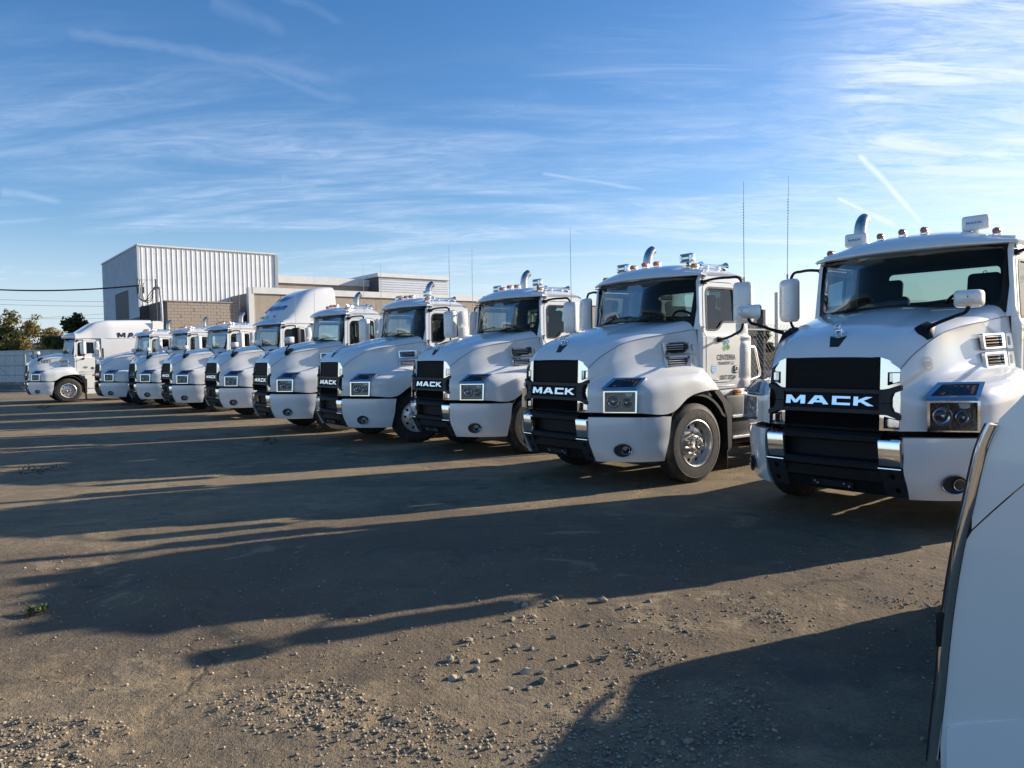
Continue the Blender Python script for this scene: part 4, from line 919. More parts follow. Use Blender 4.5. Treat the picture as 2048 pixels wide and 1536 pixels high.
# positions recovered from the photograph: x, y, heading
POS = {1: (-20.355, 31.592, -2.4745), 2: (-15.957, 29.011, -2.4787), 3: (-13.649, 27.078, -2.4753), 4: (-11.159, 24.308, -2.4512), 5: (-8.497, 21.302, -2.4605), 6: (-5.738, 17.209, -2.5187), 7: (-3.598, 14.792, -2.5208), 8: (-1.401, 12.815, -2.5078), 9: (0.545, 9.692, -2.5086), 10: (2.950, 6.975, -2.4408)}
TK = {}
def side_decal(parent, name, txt, size, u, z, mat, xs=1., bold=0., key=None, off=.0075):
    """lettering on the driver's side, reading towards the rear when one faces the side"""
    return decal_text(parent, name, txt, size, lambda a, b: C(u + a, v_side(z + b) + off, z + b), mat, bold, xs, key or (u, z))
def build_trucks():
    TK[10] = truck('nearest white day cab truck with white covers on its roof lamps', *POS[10], lights='covered', amber_round=True, stackz=.0)
    TK[9] = truck('white day cab truck with green and blue company logo on its door', *POS[9], hood_mirrors=False, lights='flood', whips=(1, 0))
    TK[8] = truck('white day cab truck directly left of the one with the door logo', *POS[8], hood_mirrors=False, lights='flood')
    TK[7] = truck('white day cab truck with its front wheels turned showing the polished rim, third left of the logo truck', *POS[7], hood_mirrors=False, lights='flood', steer=-.36)
    TK[7][0]['label'] = 'white day cab truck whose turned front wheel shows its rim beside the next bumper'
    TK[6] = truck('white day cab truck just right of the truck with the tall roof fairing', *POS[6], lights='horn', steer=.05)
    TK[5] = truck('white truck with tall curved roof fairing carrying blue lettering', *POS[5], kind='mid', black_mirrors=True)
    TK[4] = truck('white day cab truck just left of the truck with the tall roof fairing', *POS[4], lights='horn', steer=.12)
    TK[3] = truck('white day cab truck second to the left of the tall roof fairing truck', *POS[3], lights='horn')
    TK[2] = truck('white day cab truck standing beside the long sleeper truck, hiding its last side letter', *POS[2], hood_mirrors=False, lights='horn', whips=(0, 0))
    TK[1] = truck('long white sleeper truck at the far left end of the row', *POS[1], kind='sleeper', whips=(0, 0))
    # ---- marks on single trucks
    t, hd, cb, doors, bp = TK[9]; d = doors[0]
    decal_n = [0]
    def leafmark(mb):
        # ring of slanted strokes: blue above, green below (material 0 blue, 1 pale blue, 2 green)
        cx, cz = 2.10, 1.755; k = 0
        for q, (dx, dz, rot, mi, mi2) in enumerate(((-.035, .035, 45, 0, 1), (.030, .045, -45, 1, 0), (.038, -.028, 45, 2, 2), (-.030, -.040, -45, 2, 2))):
            for j in range(4):
                c, s = math.cos(math.radians(rot)), math.sin(math.radians(rot)); L = .038 - .005 * abs(j - 1.2); o = (j - 1.5) * .019
                pts = [(-L, o - .006), (L, o - .006), (L, o + .006), (-L, o + .006)]
                w = [(cx + dx + a * c - b * s, cz + dz + (a * s + b * c)) for a, b in pts]
                mb.add([C(u, v_side(z) + .0075, z) for u, z in w], [(0, 1, 2, 3)], mi if j % 2 else mi2)
    part('door_logo', 'leafmark', leafmark, ('decal_blue', 'decal_sky', 'decal_green'), d, flat=True, fix=False)
    side_decal(d, 'door_lettering', 'CENTERRA', .100, 2.10, 1.585, 'decal_black', bold=.002, xs=.78); side_decal(d, 'door_lettering', 'TRANSPORT LLC', .056, 2.10, 1.508, 'decal_black', bold=.001, xs=.80)
    side_decal(d, 'door_lettering', 'USDOT 3372364', .078, 2.13, 1.318, 'decal_black', bold=.002, xs=.60)
    def disc(u, z, r, mi): return lambda mb: mb.add([C(u + r * math.cos(a), v_side(z) + .0075, z + r * 1.05 * math.sin(a)) for a in np.linspace(0, 2 * PI, 25)[:-1]], [tuple(range(24))], mi)
    part('sticker', 'disc9', disc(1.855, 1.44, .062, 0), 'decal_pale', d, flat=True, fix=False)
    part('sticker_print', 'disc9b', lambda mb: [mb.add([C(1.815, v_side(1.44) + .0095, z), C(1.895, v_side(1.44) + .0095, z), C(1.895, v_side(1.44) + .0095, z + .012), C(1.815, v_side(1.44) + .0095, z + .012)], [(0, 1, 2, 3)]) for z in (1.465, 1.435, 1.405)], 'decal_sky', d, flat=True, fix=False)
    part('sticker', 'red9', lambda mb: mb.add([C(u, 1.072, z) for u, z in ((2.455, 1.225), (2.53, 1.225), (2.53, 1.305), (2.455, 1.305))], [(0, 1, 2, 3)]), 'decal_red', cb, flat=True, fix=False)
    t, hd, cb, doors, bp = TK[10]
    def hood_side(u, z):
        best = min(((p[0] - u) ** 2 + (p[2] - z) ** 2, tuple(p)) for r in SIDE_NET for p in r)[1]; return best
    SIDE_NET = net_patch([SEAM, SD1, SD2, SD2b, SHO], 6, 6)
    def badge10(mb):
        c = Vector(hood_side(.27, 1.53)); e1 = Vector(hood_side(.40, 1.53)) - c; e1.z = 0; e1.normalize(); e2 = Vector(hood_side(.27, 1.62)) - c; e2 = (e2 - e1 * e2.dot(e1)).normalized(); n = Vector((-e1.y, e1.x, 0)); n = Vector((-abs(n.x) if e1.y > 0 else n.x, abs(n.y), 0))
        def pt(a, b): p = c + e1 * a + e2 * b + n * .020; return C(*p)
        def ringm(r0, r1):
            k = 32; mb.add([pt(r * math.cos(2 * PI * i / k), r * math.sin(2 * PI * i / k)) for r in (r0, r1) for i in range(k)], [(i, (i + 1) % k, k + (i + 1) % k, k + i) for i in range(k)])
        ringm(.062, .058); ringm(.048, .045)
        for b, w in ((.014, .030), (-.003, .036), (-.02, .026)):
            x = -w
            while x < w: mb.add([pt(x, b - .005), pt(x + .008, b - .005), pt(x + .008, b + .005), pt(x, b + .005)], [(0, 1, 2, 3)]); x += .0115
    part('sticker', 'badge10', badge10, 'decal_black', hd, flat=True, fix=False)
    part('paper_sheet', 'paper10', lambda mb: mb.add([tuple(Vector(WS(a, b)) + Vector((-.03, 0, 0))) for a, b in ((-.88, .16), (-.66, .16), (-.66, .58), (-.88, .56))], [(0, 1, 2, 3)]), 'paper', cb, flat=True, fix=False)
    def lens_can(mb):
        for v in (.42, .50): mb.lathe([(1e-4, 0), (.028, 0), (.028, .10), (1e-4, .10)], 12, 0, 'z', C(2.54, v, 2.31))
        mb.tube([C(2.54, .42, 2.41), C(2.54, .46, 2.50), C(2.54, .50, 2.41)], .004, 5, smooth_k=4)
    part('hanging_bottle', 'lens_can', lens_can, 'seat_fabric', t)
    t, hd, cb, doors, bp = TK[5]
    def on_fairing(a, b):   # a across (driver's side +), b height: a little proud of the fairing skin
        near = sorted(((y - a) ** 2 + (z - b) ** 2, u) for u, y, z in FAIR if u < 2.9)[:4]; w = [1 / (d + 1e-5) for d, u in near]
        return C(sum(k * u for k, (d, u) in zip(w, near)) / sum(w) - .022, a, b + .014)
    for txt, zc, vc in (('Kaiser', 3.46, .10), ('Aluminum', 3.17, .16)):
        decal_text(cb, 'fairing_lettering', txt, .32, lambda a, b: on_fairing(vc + a * .80 + b * .25, zc + b * .75), 'decal_blue', .006, 1.0, key='f' + txt)
    def stripes(mb):
        for k in range(3):
            v = -.60 + k * .075; mb.add([on_fairing(v - .16, 3.05), on_fairing(v - .10, 3.05), on_fairing(v + .10, 3.52), on_fairing(v + .04, 3.52)], [(0, 1, 2, 3)])
    part('fairing_logo', 'stripes5', stripes, 'decal_blue', cb, flat=True, fix=False)
    def fair_lights(mb):
        for v, mi in ((-.74, 1), (-.56, 1), (-.38, 1), (.50, 1)):
            p = Vector(on_fairing(v, 2.90)); mb.rbox(tuple(p + Vector((-.02, -.05, -.025))), tuple(p + Vector((.02, .05, .025))), .012, 2, mi)
        for k in range(3): p = Vector(on_fairing(.02, 2.86 + k * .035)); mb.rbox(tuple(p + Vector((-.01, -.12, -.01))), tuple(p + Vector((.012, .12, .01))), .004, 1, 0)
    part('fairing_lights', 'fair_lights', fair_lights, (('grey_white', 'amber_dull')), cb)
    t, hd, cb, doors, bp = TK[1]
    sl = [c for c in t.children if c.name.startswith('sleeper')][0]
    def block_text(mb, txt, u0, z0, w, h, gap, f):
        for i, ch in enumerate(txt): glyph(mb, ch, u0 + i * (w + gap), w, z0, h, f)
    part('side_lettering', 'mack1', lambda mb: block_text(mb, 'MACK', 3.30, 2.72, .32, .22, .06, lambda a, b: C(a, 1.062, b)), 'decal_black', sl, flat=True, fix=False)
    def num1(a, b):
        c = hood_side(.62 + a, 1.72 + b + a * .18); return C(c[0], c[1] + .006, c[2] + .006)
    decal_text(hd, 'unit_number', '1052', .17, lambda a, b: C(.62 + a, .80 + a * .12 - b * .12 + .006, 1.735 + b + a * .12), 'decal_black', .004, 1.1, key='n1052')
    part('door_badge', 'oval1', lambda mb: mb.add([C(2.02 + .09 * math.cos(a), v_side(1.46) + .0075, 1.46 + .05 * math.sin(a)) for a in np.linspace(0, 2 * PI, 25)[:-1]], [tuple(range(24))]), 'decal_grey', doors[0], flat=True, fix=False)
    part('visor_light', 'vis1', lambda mb: [mb.rbox(C(1.40 + abs(v) * .18, v - .03, 2.80), C(1.36 + abs(v) * .18, v + .03, 2.84), .01) for v in (-.6, -.3, 0, .3, .6)], 'amber_dull', cb)
    part('air_intake', 'snorkel1', lambda mb: mb.tube([C(2.70, 1.10, 1.75), C(2.70, 1.10, 2.20), C(2.70, 1.09, 2.26)], .035, 10, smooth_k=3), K_ := 'black_plastic', t)
build_trucks()
# ------------------------------------------------------------------ ground
def fbm(x, y, seed, octs=5, base=1.0):
    """value noise on arrays"""
    r = np.random.default_rng(seed); out = np.zeros_like(x); amp = 1.0; f = base
    for o in range(octs):
        tab = r.random((256, 256)); xi, yi = x * f, y * f; x0, y0 = np.floor(xi).astype(int), np.floor(yi).astype(int); fx, fy = xi - x0, yi - y0
        fx, fy = fx * fx * (3 - 2 * fx), fy * fy * (3 - 2 * fy); g = lambda a, b: tab[a % 256, b % 256]
        out += amp * ((g(x0, y0) * (1 - fx) + g(x0 + 1, y0) * fx) * (1 - fy) + (g(x0, y0 + 1) * (1 - fx) + g(x0 + 1, y0 + 1) * fx) * fy - .5); amp *= .5; f *= 2.03
    return out
NX0, NX1, NY0, NY1 = -7.0, 5.0, .8, 11.0
def gravel_mask(x, y):
    """where loose gravel lies (0..1): patch in front of the camera, a strip at lower right, a bare strip at lower left"""
    g = np.exp(-(((x - .25) / 1.0) ** 2 + ((y - 3.65) / .75) ** 2)) + .9 * np.exp(-(((x - .55) / .34) ** 2 + ((y - 2.75) / .6) ** 2)) + .8 * np.exp(-(((x + 2.1) / .9) ** 2 + ((y - 3.0) / .5) ** 2)) + .45 * np.exp(-(((x - 1.7) / 1.4) ** 2 + ((y - 4.8) / .5) ** 2)) + .5 * np.exp(-(((x + .9) / .7) ** 2 + ((y - 3.6) / .3) ** 2))
    g = g * (1 + 1.9 * fbm(x, y, 5, 4, 1.9)); t = np.clip((g - .30) / .55, 0, 1); return t * t * (3 - 2 * t)
def ground_h(x, y):
    e = np.minimum(np.minimum(x - NX0, NX1 - x), np.minimum(y - NY0, NY1 - y)); e = np.clip(e / 1.2, 0, 1)
    gm = gravel_mask(x, y); rough = np.clip(gm + .9 * np.exp(-(((x + 2.3) / 1.1) ** 2 + ((y - 3.3) / .55) ** 2)) * (fbm(x, y, 9, 4, 2.2) > -.05), 0, 1.3); h = .030 * fbm(x, y, 1, 4, .5) + .012 * fbm(x, y, 2, 4, 3.) + rough * (.016 * fbm(x, y, 3, 4, 14.) + .010) + (.35 + .65 * rough) * .008 * fbm(x, y, 4, 3, 30.)
    # crack running away from the lower edge
    cx = -.98 + (y - 2.8) * -.55 + .05 * fbm(y * 3, x * 0 + .5, 8, 3, 1.0); h -= .014 * np.exp(-((x - cx) / .016) ** 2) * np.clip((3.3 - y) / .4, 0, 1) * (y > 1.5) * np.clip(.6 + 2 * fbm(x, y, 12, 3, 6.), 0, 1)
    return np.where(y > 6.0, h * np.clip(1 - (y - 6.0) / 3, .25, 1), h) * e
def build_ground():
    s = 1200.; hole = [(NX0, NY0), (NX1, NY0), (NX1, NY1), (NX0, NY1)]
    mb = MB(); mb.add([(-s, -s, 0), (s, -s, 0), (s, s, 0), (-s, s, 0), *[(a, b, 0) for a, b in hole]], [(0, 1, 5, 4), (1, 2, 6, 5), (2, 3, 7, 6), (3, 0, 4, 7)])
    nx, ny = 480, 420
    # finer rows close to the camera
    xs = np.linspace(NX0, NX1, nx); ys = NY0 + (NY1 - NY0) * np.linspace(0, 1, ny) ** 1.5
    X, Y = np.meshgrid(xs, ys); Z = ground_h(X, Y)
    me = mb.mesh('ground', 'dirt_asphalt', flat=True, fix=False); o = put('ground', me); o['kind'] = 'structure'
    v = np.stack([X, Y, Z], -1).reshape(-1, 3); idx = np.arange(nx * ny).reshape(ny, nx)
    f = np.stack([idx[:-1, :-1], idx[:-1, 1:], idx[1:, 1:], idx[1:, :-1]], -1).reshape(-1, 4)
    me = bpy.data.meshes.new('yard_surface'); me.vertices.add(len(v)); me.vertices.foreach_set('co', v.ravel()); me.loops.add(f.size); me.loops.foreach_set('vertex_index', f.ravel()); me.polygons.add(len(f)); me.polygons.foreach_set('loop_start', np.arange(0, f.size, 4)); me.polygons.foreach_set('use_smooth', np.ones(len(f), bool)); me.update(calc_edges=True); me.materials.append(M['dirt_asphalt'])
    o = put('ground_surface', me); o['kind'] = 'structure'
build_ground()
def rock_mb(seed, n=1):
    r = np.random.default_rng(seed); bm = bmesh.new(); bmesh.ops.create_icosphere(bm, subdivisions=1, radius=1.0)
    d = r.normal(size=3); 
    for v in bm.verts: v.co = v.co * (.7 + .5 * r.random()); v.co.z *= .62; v.co.x *= 1.15
    # chop flat faces
    for _ in range(3):
        nrm = Vector(r.normal(size=3)).normalized(); dd = .45 + .25 * r.random()
        for v in bm.verts:
            k = v.co.dot(nrm) - dd
            if k > 0: v.co -= nrm * k
    bm.verts.index_update(); vs = [tuple(v.co) for v in bm.verts]; fs = [[v.index for v in f.verts] for f in bm.faces]; bm.free(); return vs, fs
def stone_label(px, py, w):
    s = 'large' if w >= 22 else 'small'
    if py < 1260: return s + (' broken stone in the heap along the truck shadow edge' if px < 1180 else ' stone at the right end of the gravel near the shadow edge')
    if px > 1240 and py > 1400: return 'angular stone lying alone in the bare dirt beside the lower right shadow'
    if px < 870: return 'small stone on the open dirt left of the gravel patch'
    if px < 1000: return s + ' pale stone at the left side of the gravel patch'
    return s + (' angular stone in the middle of the gravel patch' if py < 1380 else ' stone at the near edge of the gravel patch')
def build_stones():
    rng = np.random.default_rng(21); rocks = [rock_mb(s) for s in range(10)]; meshes = []
    for i, (vs, fs) in enumerate(rocks): meshes.append(MB().add(vs, fs).mesh('stone', 'stone', flat=True))
    # single stones, the places and sizes of the larger ones in the photograph: px, py, width px (2048 wide)
    big = [(1050, 1212, 18), (1098, 1205, 14), (1110, 1200, 22), (1120, 1197, 16), (1092, 1212, 14), (1206, 1205, 26), (1034, 1205, 20), (1046, 1232, 12), (974, 1247, 10), (1068, 1233, 16), (1024, 1238, 18), (1108, 1273, 18), (1176, 1247, 18), (938, 1281, 22), (1032, 1291, 18), (1064, 1296, 14), (1016, 1297, 10), (902, 1320, 24), (920, 1323, 16), (956, 1322, 16), (952, 1338, 20), (996, 1317, 16), (1050, 1340, 26), (1084, 1341, 16), (1086, 1358, 24), (1154, 1325, 20), (1206, 1316, 24), (1126, 1332, 16), (1110, 1315, 14), (906, 1355, 24), (926, 1356, 20), (964, 1347, 8), (1020, 1372, 14), (1058, 1371, 18), (1226, 1390, 22), (1100, 1404, 14), (1326, 1493, 18), (1376, 1490, 26), (1275, 1245, 14), (1298, 1205, 14), (1244, 1220, 16), (1260, 1216, 12), (776, 1282, 12), (786, 1465, 14), (660, 1440, 10), (840, 1300, 10), (1150, 1420, 12), (1272, 1220, 10)]
    inv = cam.matrix_world
    for k, (px, py, w) in enumerate(big):
        d = inv.to_3x3() @ Vector(((px - 1024) / FPX, -(py - 768) / FPX, -1)); s = -CAM_H / d.z; p = Vector((0, 0, CAM_H)) + d * s; size = w * s / FPX / 2
        zz = float(ground_h(np.array([p.x]), np.array([p.y]))[0])
        o = put('stone', meshes[k % 10], None, (p.x, p.y, zz + size * .25), (rng.normal() * .3, rng.normal() * .3, rng.random() * 6.28)); o.scale = (size, size * (.7 + .4 * rng.random()), size)
        o['label'] = stone_label(px, py, w); o['category'] = 'stone'; o['group'] = 'stones scattered on the gravel'
    # gravel: small broken pieces, one uncountable mass
    N = 150000; x = rng.uniform(-4.0, 3.2, N); y = 1.3 + 5.2 * rng.random(N) ** 1.25; keep = (np.abs(x) < y * .80 + .2) & (rng.random(N) < np.clip(gravel_mask(x, y) * .62 + .030, 0, 1)); x, y = x[keep], y[keep]
    N = len(x); z = ground_h(x, y); size = .0035 + .010 * rng.random(N) ** 2.6 + (rng.random(N) < .012) * .012 * rng.random(N)
    oc = np.array([(1, 0, 0), (-1, 0, 0), (0, 1, 0), (0, -1, 0), (0, 0, 1), (0, 0, -.6)], float); of = np.array([(0, 2, 4), (2, 1, 4), (1, 3, 4), (3, 0, 4), (2, 0, 5), (1, 2, 5), (3, 1, 5), (0, 3, 5)])
    V = oc[None] * (.55 + .75 * rng.random((N, 6, 1))); a = rng.random(N) * 6.28; c, s_ = np.cos(a)[:, None], np.sin(a)[:, None]
    V = np.stack([V[..., 0] * c - V[..., 1] * s_, V[..., 0] * s_ + V[..., 1] * c, V[..., 2] * .75], -1) * size[:, None, None]; V += np.stack([x, y, z + size * .3], -1)[:, None]
    F = (of[None] + 6 * np.arange(N)[:, None, None]).reshape(-1, 3); V = V.reshape(-1, 3)
    me = bpy.data.meshes.new('gravel'); me.vertices.add(len(V)); me.vertices.foreach_set('co', V.ravel()); me.loops.add(F.size); me.loops.foreach_set('vertex_index', F.ravel()); me.polygons.add(len(F)); me.polygons.foreach_set('loop_start', np.arange(0, F.size, 3)); me.update(calc_edges=True); me.materials.append(M['stone'])
    o = put('gravel', me); o['kind'] = 'stuff'; o['label'] = 'loose grey gravel scattered over the dirt yard'
build_stones()
def ground_at(px, py, z=0.):
    d = cam.matrix_world.to_3x3() @ Vector(((px - 1024) / FPX, -(py - 768) / FPX, -1)); return Vector((0, 0, CAM_H)) + d * ((z - CAM_H) / d.z)
def at_depth(px, py, y):
    d = cam.matrix_world.to_3x3() @ Vector(((px - 1024) / FPX, -(py - 768) / FPX, -1)); return Vector((0, 0, CAM_H)) + d * (y / d.y)

# ------------------------------------------------------------------ foliage
def leaf_cloud(name, centres, radii, n, size, mat, parent=None, seed=0, flat=.5):
    """many small leaf blades filling blobs; tint attribute per blade"""
    r = np.random.default_rng(seed); c = np.array(centres, float); R = np.array(radii, float); w = R ** 2; pick = r.choice(len(c), n, p=w / w.sum())
    d = r.normal(size=(n, 3)); d /= np.linalg.norm(d, axis=1)[:, None]; rad = R[pick] * r.random(n) ** .45; p = c[pick] + d * rad[:, None] * np.array([1, 1, .85])
    a = r.normal(size=(n, 3)); a /= np.linalg.norm(a, axis=1)[:, None]; b = np.cross(a, r.normal(size=(n, 3))); b /= np.linalg.norm(b, axis=1)[:, None]; s = size * (.6 + .8 * r.random(n))
    V = np.stack([p - a * s[:, None], p + b * (s * flat)[:, None], p + a * s[:, None], p - b * (s * flat)[:, None]], 1).reshape(-1, 3)
    F = np.arange(4 * n).reshape(-1, 4); me = bpy.data.meshes.new(name); me.vertices.add(len(V)); me.vertices.foreach_set('co', V.ravel()); me.loops.add(F.size); me.loops.foreach_set('vertex_index', F.ravel()); me.polygons.add(n); me.polygons.foreach_set('loop_start', np.arange(0, F.size, 4)); me.update(calc_edges=True)
    at = me.attributes.new('tint', 'FLOAT', 'FACE'); cl = r.random(len(c)); at.data.foreach_set('value', np.clip(.55 * cl[pick] + .5 * r.random(n), 0, 1)); me.materials.append(M[mat]); return put(name, me, parent)
def tree(label, x, y, h, spread, mat, seed, n=5200, leaf=.11, trunk=.16, name='tree', low=.3, group=None):
    r = np.random.default_rng(seed); t = thing(name, label, 'tree', (x, y, 0), r.random() * 6, group); mb = MB(); cs, rs = [], []
    top = Vector((r.normal() * .15, r.normal() * .15, h * .8)); mb.tube([(0, 0, -.1), tuple(top * .5 + Vector((.1, 0, 0))), tuple(top)], [trunk, trunk * .6, trunk * .15], 8, smooth_k=4)
    for k in range(int(9 + h)):
        f = low + (.95 - low) * (k + r.random()) / (9 + h); a = r.random() * 6.28; L = spread * (.45 + .6 * r.random()) * (1.15 - .75 * f); b = top * (f * .9)
        e = Vector((b.x + math.cos(a) * L, b.y + math.sin(a) * L, h * f + L * .35)); mb.tube([tuple(b), tuple((b + e) / 2 + Vector((0, 0, .12 * L))), tuple(e)], [trunk * .3, trunk * .18, .012], 5, smooth_k=3)
        for q in range(3):
            w = e + Vector(r.normal(size=3)) * L * .28; cs.append(tuple(w)); rs.append(spread * (.13 + .2 * r.random()))
    put('trunk', mb.mesh('trunk', 'bark'), t); leaf_cloud('crown', cs, rs, n, leaf, mat, t, seed); return t
def weed(label, px, py, w_px, h, seed, n=70, leaf=.02):
    p = ground_at(px, py); t = thing('weed', label, 'weed', (p.x, p.y, -.005)); W = w_px * p.y / FPX / 2; r = np.random.default_rng(seed); mb = MB(); cs, rs = [], []
    for k in range(9):
        a = r.random() * 6.28; L = W * (.3 + .7 * r.random()); e = (math.cos(a) * L, math.sin(a) * L, h * (.3 + .7 * r.random())); mb.tube([(0, 0, 0), (e[0] * .5, e[1] * .5, e[2] * .7), e], [.003, .0025, .001], 4); cs.append(e); rs.append(W * .22)
    put('stem', mb.mesh('stem', 'leaf_weed'), t); leaf_cloud('foliage', cs, rs, n, leaf, 'leaf_weed', t, seed, .45)
weed('low green weed growing alone in the sunlit dirt at lower left', 72, 1226, 60, .05, 3, 80, .018)
weed('dark scrubby weed in the shadow, in front of the middle trucks', 543, 888, 30, .12, 4, 60, .02)
weed('long flat patch of dry weed along the shadow edge at far left', 90, 942, 100, .035, 5, 80, .022)
weed('small dry tuft in the shadow in front of the long sleeper truck', 88, 818, 36, .12, 6, 60, .028)

# ------------------------------------------------------------------ buildings behind the row; frame: e along the lit wall, n out of it towards the yard
E2 = Vector((.79, .62, 0)).normalized(); N2 = Vector((E2.y, -E2.x, 0))
def frame(o):
    m = Matrix.Identity(4); m.col[0][:3] = E2; m.col[1][:3] = -N2; m.col[2][:3] = (0, 0, 1); m.col[3][:3] = o; return m      # local x along the wall, y going back, z up
def building(name, label, o, cat='building'):
    t = thing(name, label, cat); t.matrix_world = frame(Vector((o[0], o[1], 0))); return t
def tall_building():
    t = building('metal_clad_building', 'tall flat roofed building with white ribbed metal cladding and grey siding, behind the left trucks', (-24.53, 50.0))
    L, D, H, B = 9.2, 12.3, 9.31, 5.35
    put('wall', MB().box((.03, .03, 0), (L - .03, D, H - .06)).mesh('wall', 'brown_panel'), t)
    n = 29; w = L / n
    mb = MB(); o = [(0, 0), (w * .60, 0), (w * .68, -.03), (w * .78, -.03), (w * .86, 0), (w, 0)]
    mb.grid([[(a, b, z) for a, b in o] for z in (B, H)]); me = mb.mesh('panel', 'metal_white', angle=20)
    for k in range(n): put('panel', me, t, (k * w, .0, 0))
    put('gutter', MB().box((-.06, -.10, H), (L + .05, .16, H + .10)).mesh('gutter', 'trim_white'), t); put('corner_trim', MB().box((L - .02, -.07, B), (L + .22, .30, H)).mesh('corner_trim', 'galv'), t)
    put('corner_trim', MB().box((-.07, -.06, B - .1), (.06, .06, H)).mesh('corner_trim', 'siding'), t)
    # gable side towards the left: fine horizontal laps, one joined part
    mb = MB(); y0 = .02; nl = 60
    for k in range(nl):
        z0, z1 = 2.6 + (H - 2.6) * k / nl, 2.6 + (H - 2.6) * (k + 1) / nl
        segs = [(0, D)]
        if z0 < 6.55: segs = [(0, 3.2), (7.6, D)] if z0 > 4.6 else [(7.6, D)]
        for a, b in segs: mb.add([(-.035, a, z0), (-.035, b, z0), (.0, b, z1), (.0, a, z1), (.0, a, z0), (.0, b, z0)], [(0, 1, 2, 3), (0, 4, 5, 1)])
    put('siding', mb.mesh('siding', 'siding', flat=True, fix=False), t)['kind'] = 'stuff'
    put('cornice', MB().box((-.08, -.05, H), (.03, D + .05, H + .10)).mesh('cornice', 'trim_white'), t)
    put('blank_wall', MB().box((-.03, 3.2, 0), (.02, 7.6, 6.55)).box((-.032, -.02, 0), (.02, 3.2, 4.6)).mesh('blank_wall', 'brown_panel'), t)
    put('roof', MB().box((.05, .05, H - .06), (L - .05, D - .05, H - .02)).mesh('roof', 'roof_grey'), t)
    return t
def block_annex():
    # concrete block annex standing in front of the ribbed wall
    c = (-24.53, 50.0); base = Vector((c[0], c[1], 0)) + E2 * .55 + N2 * 4.4
    t = building('block_annex', 'low tan concrete block annex with shaded end wall, under the ribbed metal wall', base)
    L, D, H = 4.5, 4.38, 5.38
    put('wall', MB().box((.03, .03, 0), (L - .03, D, H - .02)).mesh('wall', 'mortar'), t); put('end_wall', MB().box((-.01, -.01, 0), (.06, D, H - .02)).mesh('end_wall', 'brown_panel'), t)  # end wall coloured darker than the blocks: its shade is put into the colour
    me = MB().rbox((.006, -.03, .006), (.394, .06, .194), .008, 1).mesh('block', 'block', flat=True); half = MB().rbox((.006, -.03, .006), (.194, .06, .194), .008, 1).mesh('block', 'block', flat=True); rr = np.random.default_rng(2)
    rows = 16
    for k in range(rows):
        z = H - .03 - (k + 1) * .2; x = .06; first = True
        while x < L - .1:
            if first and k % 2: put('block', half, t, (x, rr.normal() * .004, z)); x += .2
            elif x + .4 > L - .02: put('block', half, t, (x, rr.normal() * .004, z)); x += .2
            else: put('block', me, t, (x, rr.normal() * .004, z)); x += .4
            first = False
    put('coping', MB().box((-.06, -.08, H - .02), (L + .05, D, H + .05)).mesh('coping', 'precast'), t)
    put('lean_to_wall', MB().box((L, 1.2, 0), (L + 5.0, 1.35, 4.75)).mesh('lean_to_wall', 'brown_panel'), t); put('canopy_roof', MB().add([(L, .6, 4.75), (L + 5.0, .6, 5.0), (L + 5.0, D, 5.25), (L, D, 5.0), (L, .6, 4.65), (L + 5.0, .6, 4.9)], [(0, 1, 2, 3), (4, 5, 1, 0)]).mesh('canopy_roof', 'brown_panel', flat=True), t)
    return t
def precast_building():
    o = Vector((-17.0, 50.0, 0)); t = building('precast_building', 'long low tan concrete wall with white parapet behind the middle trucks', o)
    L, D, H = 36.0, 20.0, 6.44
    put('wall', MB().box((.05, .05, 0), (L, D, H - .3)).mesh('wall', 'mortar'), t); w = 1.8
    for k in range(20):
        if k == 0: me = MB().rbox((.012, -.04, 0), (w - .012, .06, H - .42), .012, 1).mesh('panel', 'precast', flat=True)
        put('panel', me, t, (k * w, (k % 3) * .004, 0))
    put('parapet', MB().box((-.08, -.14, H - .42), (L, .30, H)).mesh('parapet', 'trim_white'), t); put('pilaster', MB().box((-.35, -.12, 0), (.0, .3, H - .03)).mesh('pilaster', 'trim_white'), t)
    put('wall_lamp', MB().rbox((12.1, -.22, 4.3), (12.45, -.05, 4.75), .03).mesh('wall_lamp', 'galv'), t)
    return t
def far_parapet():
    t = building('rear_parapet_building', 'pale flat parapet rising behind the ribbed metal building', Vector((-19.0, 60.2, 0)))
    put('wall', MB().box((0, 0, 0), (12, 6, 7.75)).mesh('wall', 'precast'), t); put('parapet', MB().box((-.1, -.15, 7.75), (12.1, 6.1, 8.35)).mesh('parapet', 'trim_white'), t); return t
def penthouse():
    t = building('roof_penthouse', 'grey sided rooftop box with pale roof edge above the tan wall', Vector((-11.12, 64.0, 0)))
    L, D, H = 7.0, 6.6, 8.45
    put('wall', MB().box((.02, .02, 6.0), (L, D, H)).mesh('wall', 'brown_panel'), t); mb = MB()
    for k in range(11): z0 = 6.2 + k * .205; mb.add([(0, -.03, z0), (L, -.03, z0), (L, .0, z0 + .205), (0, .0, z0 + .205), (0, 0, z0), (L, 0, z0)], [(0, 1, 2, 3), (0, 4, 5, 1)])
    put('siding', mb.mesh('siding', 'siding', flat=True, fix=False), t)['kind'] = 'stuff'
    put('roof_edge', MB().box((-.15, -.15, H), (L + .15, D + .15, H + .32)).mesh('roof_edge', 'trim_white'), t); return t
tall_building(); block_annex(); precast_building(); far_parapet(); penthouse()

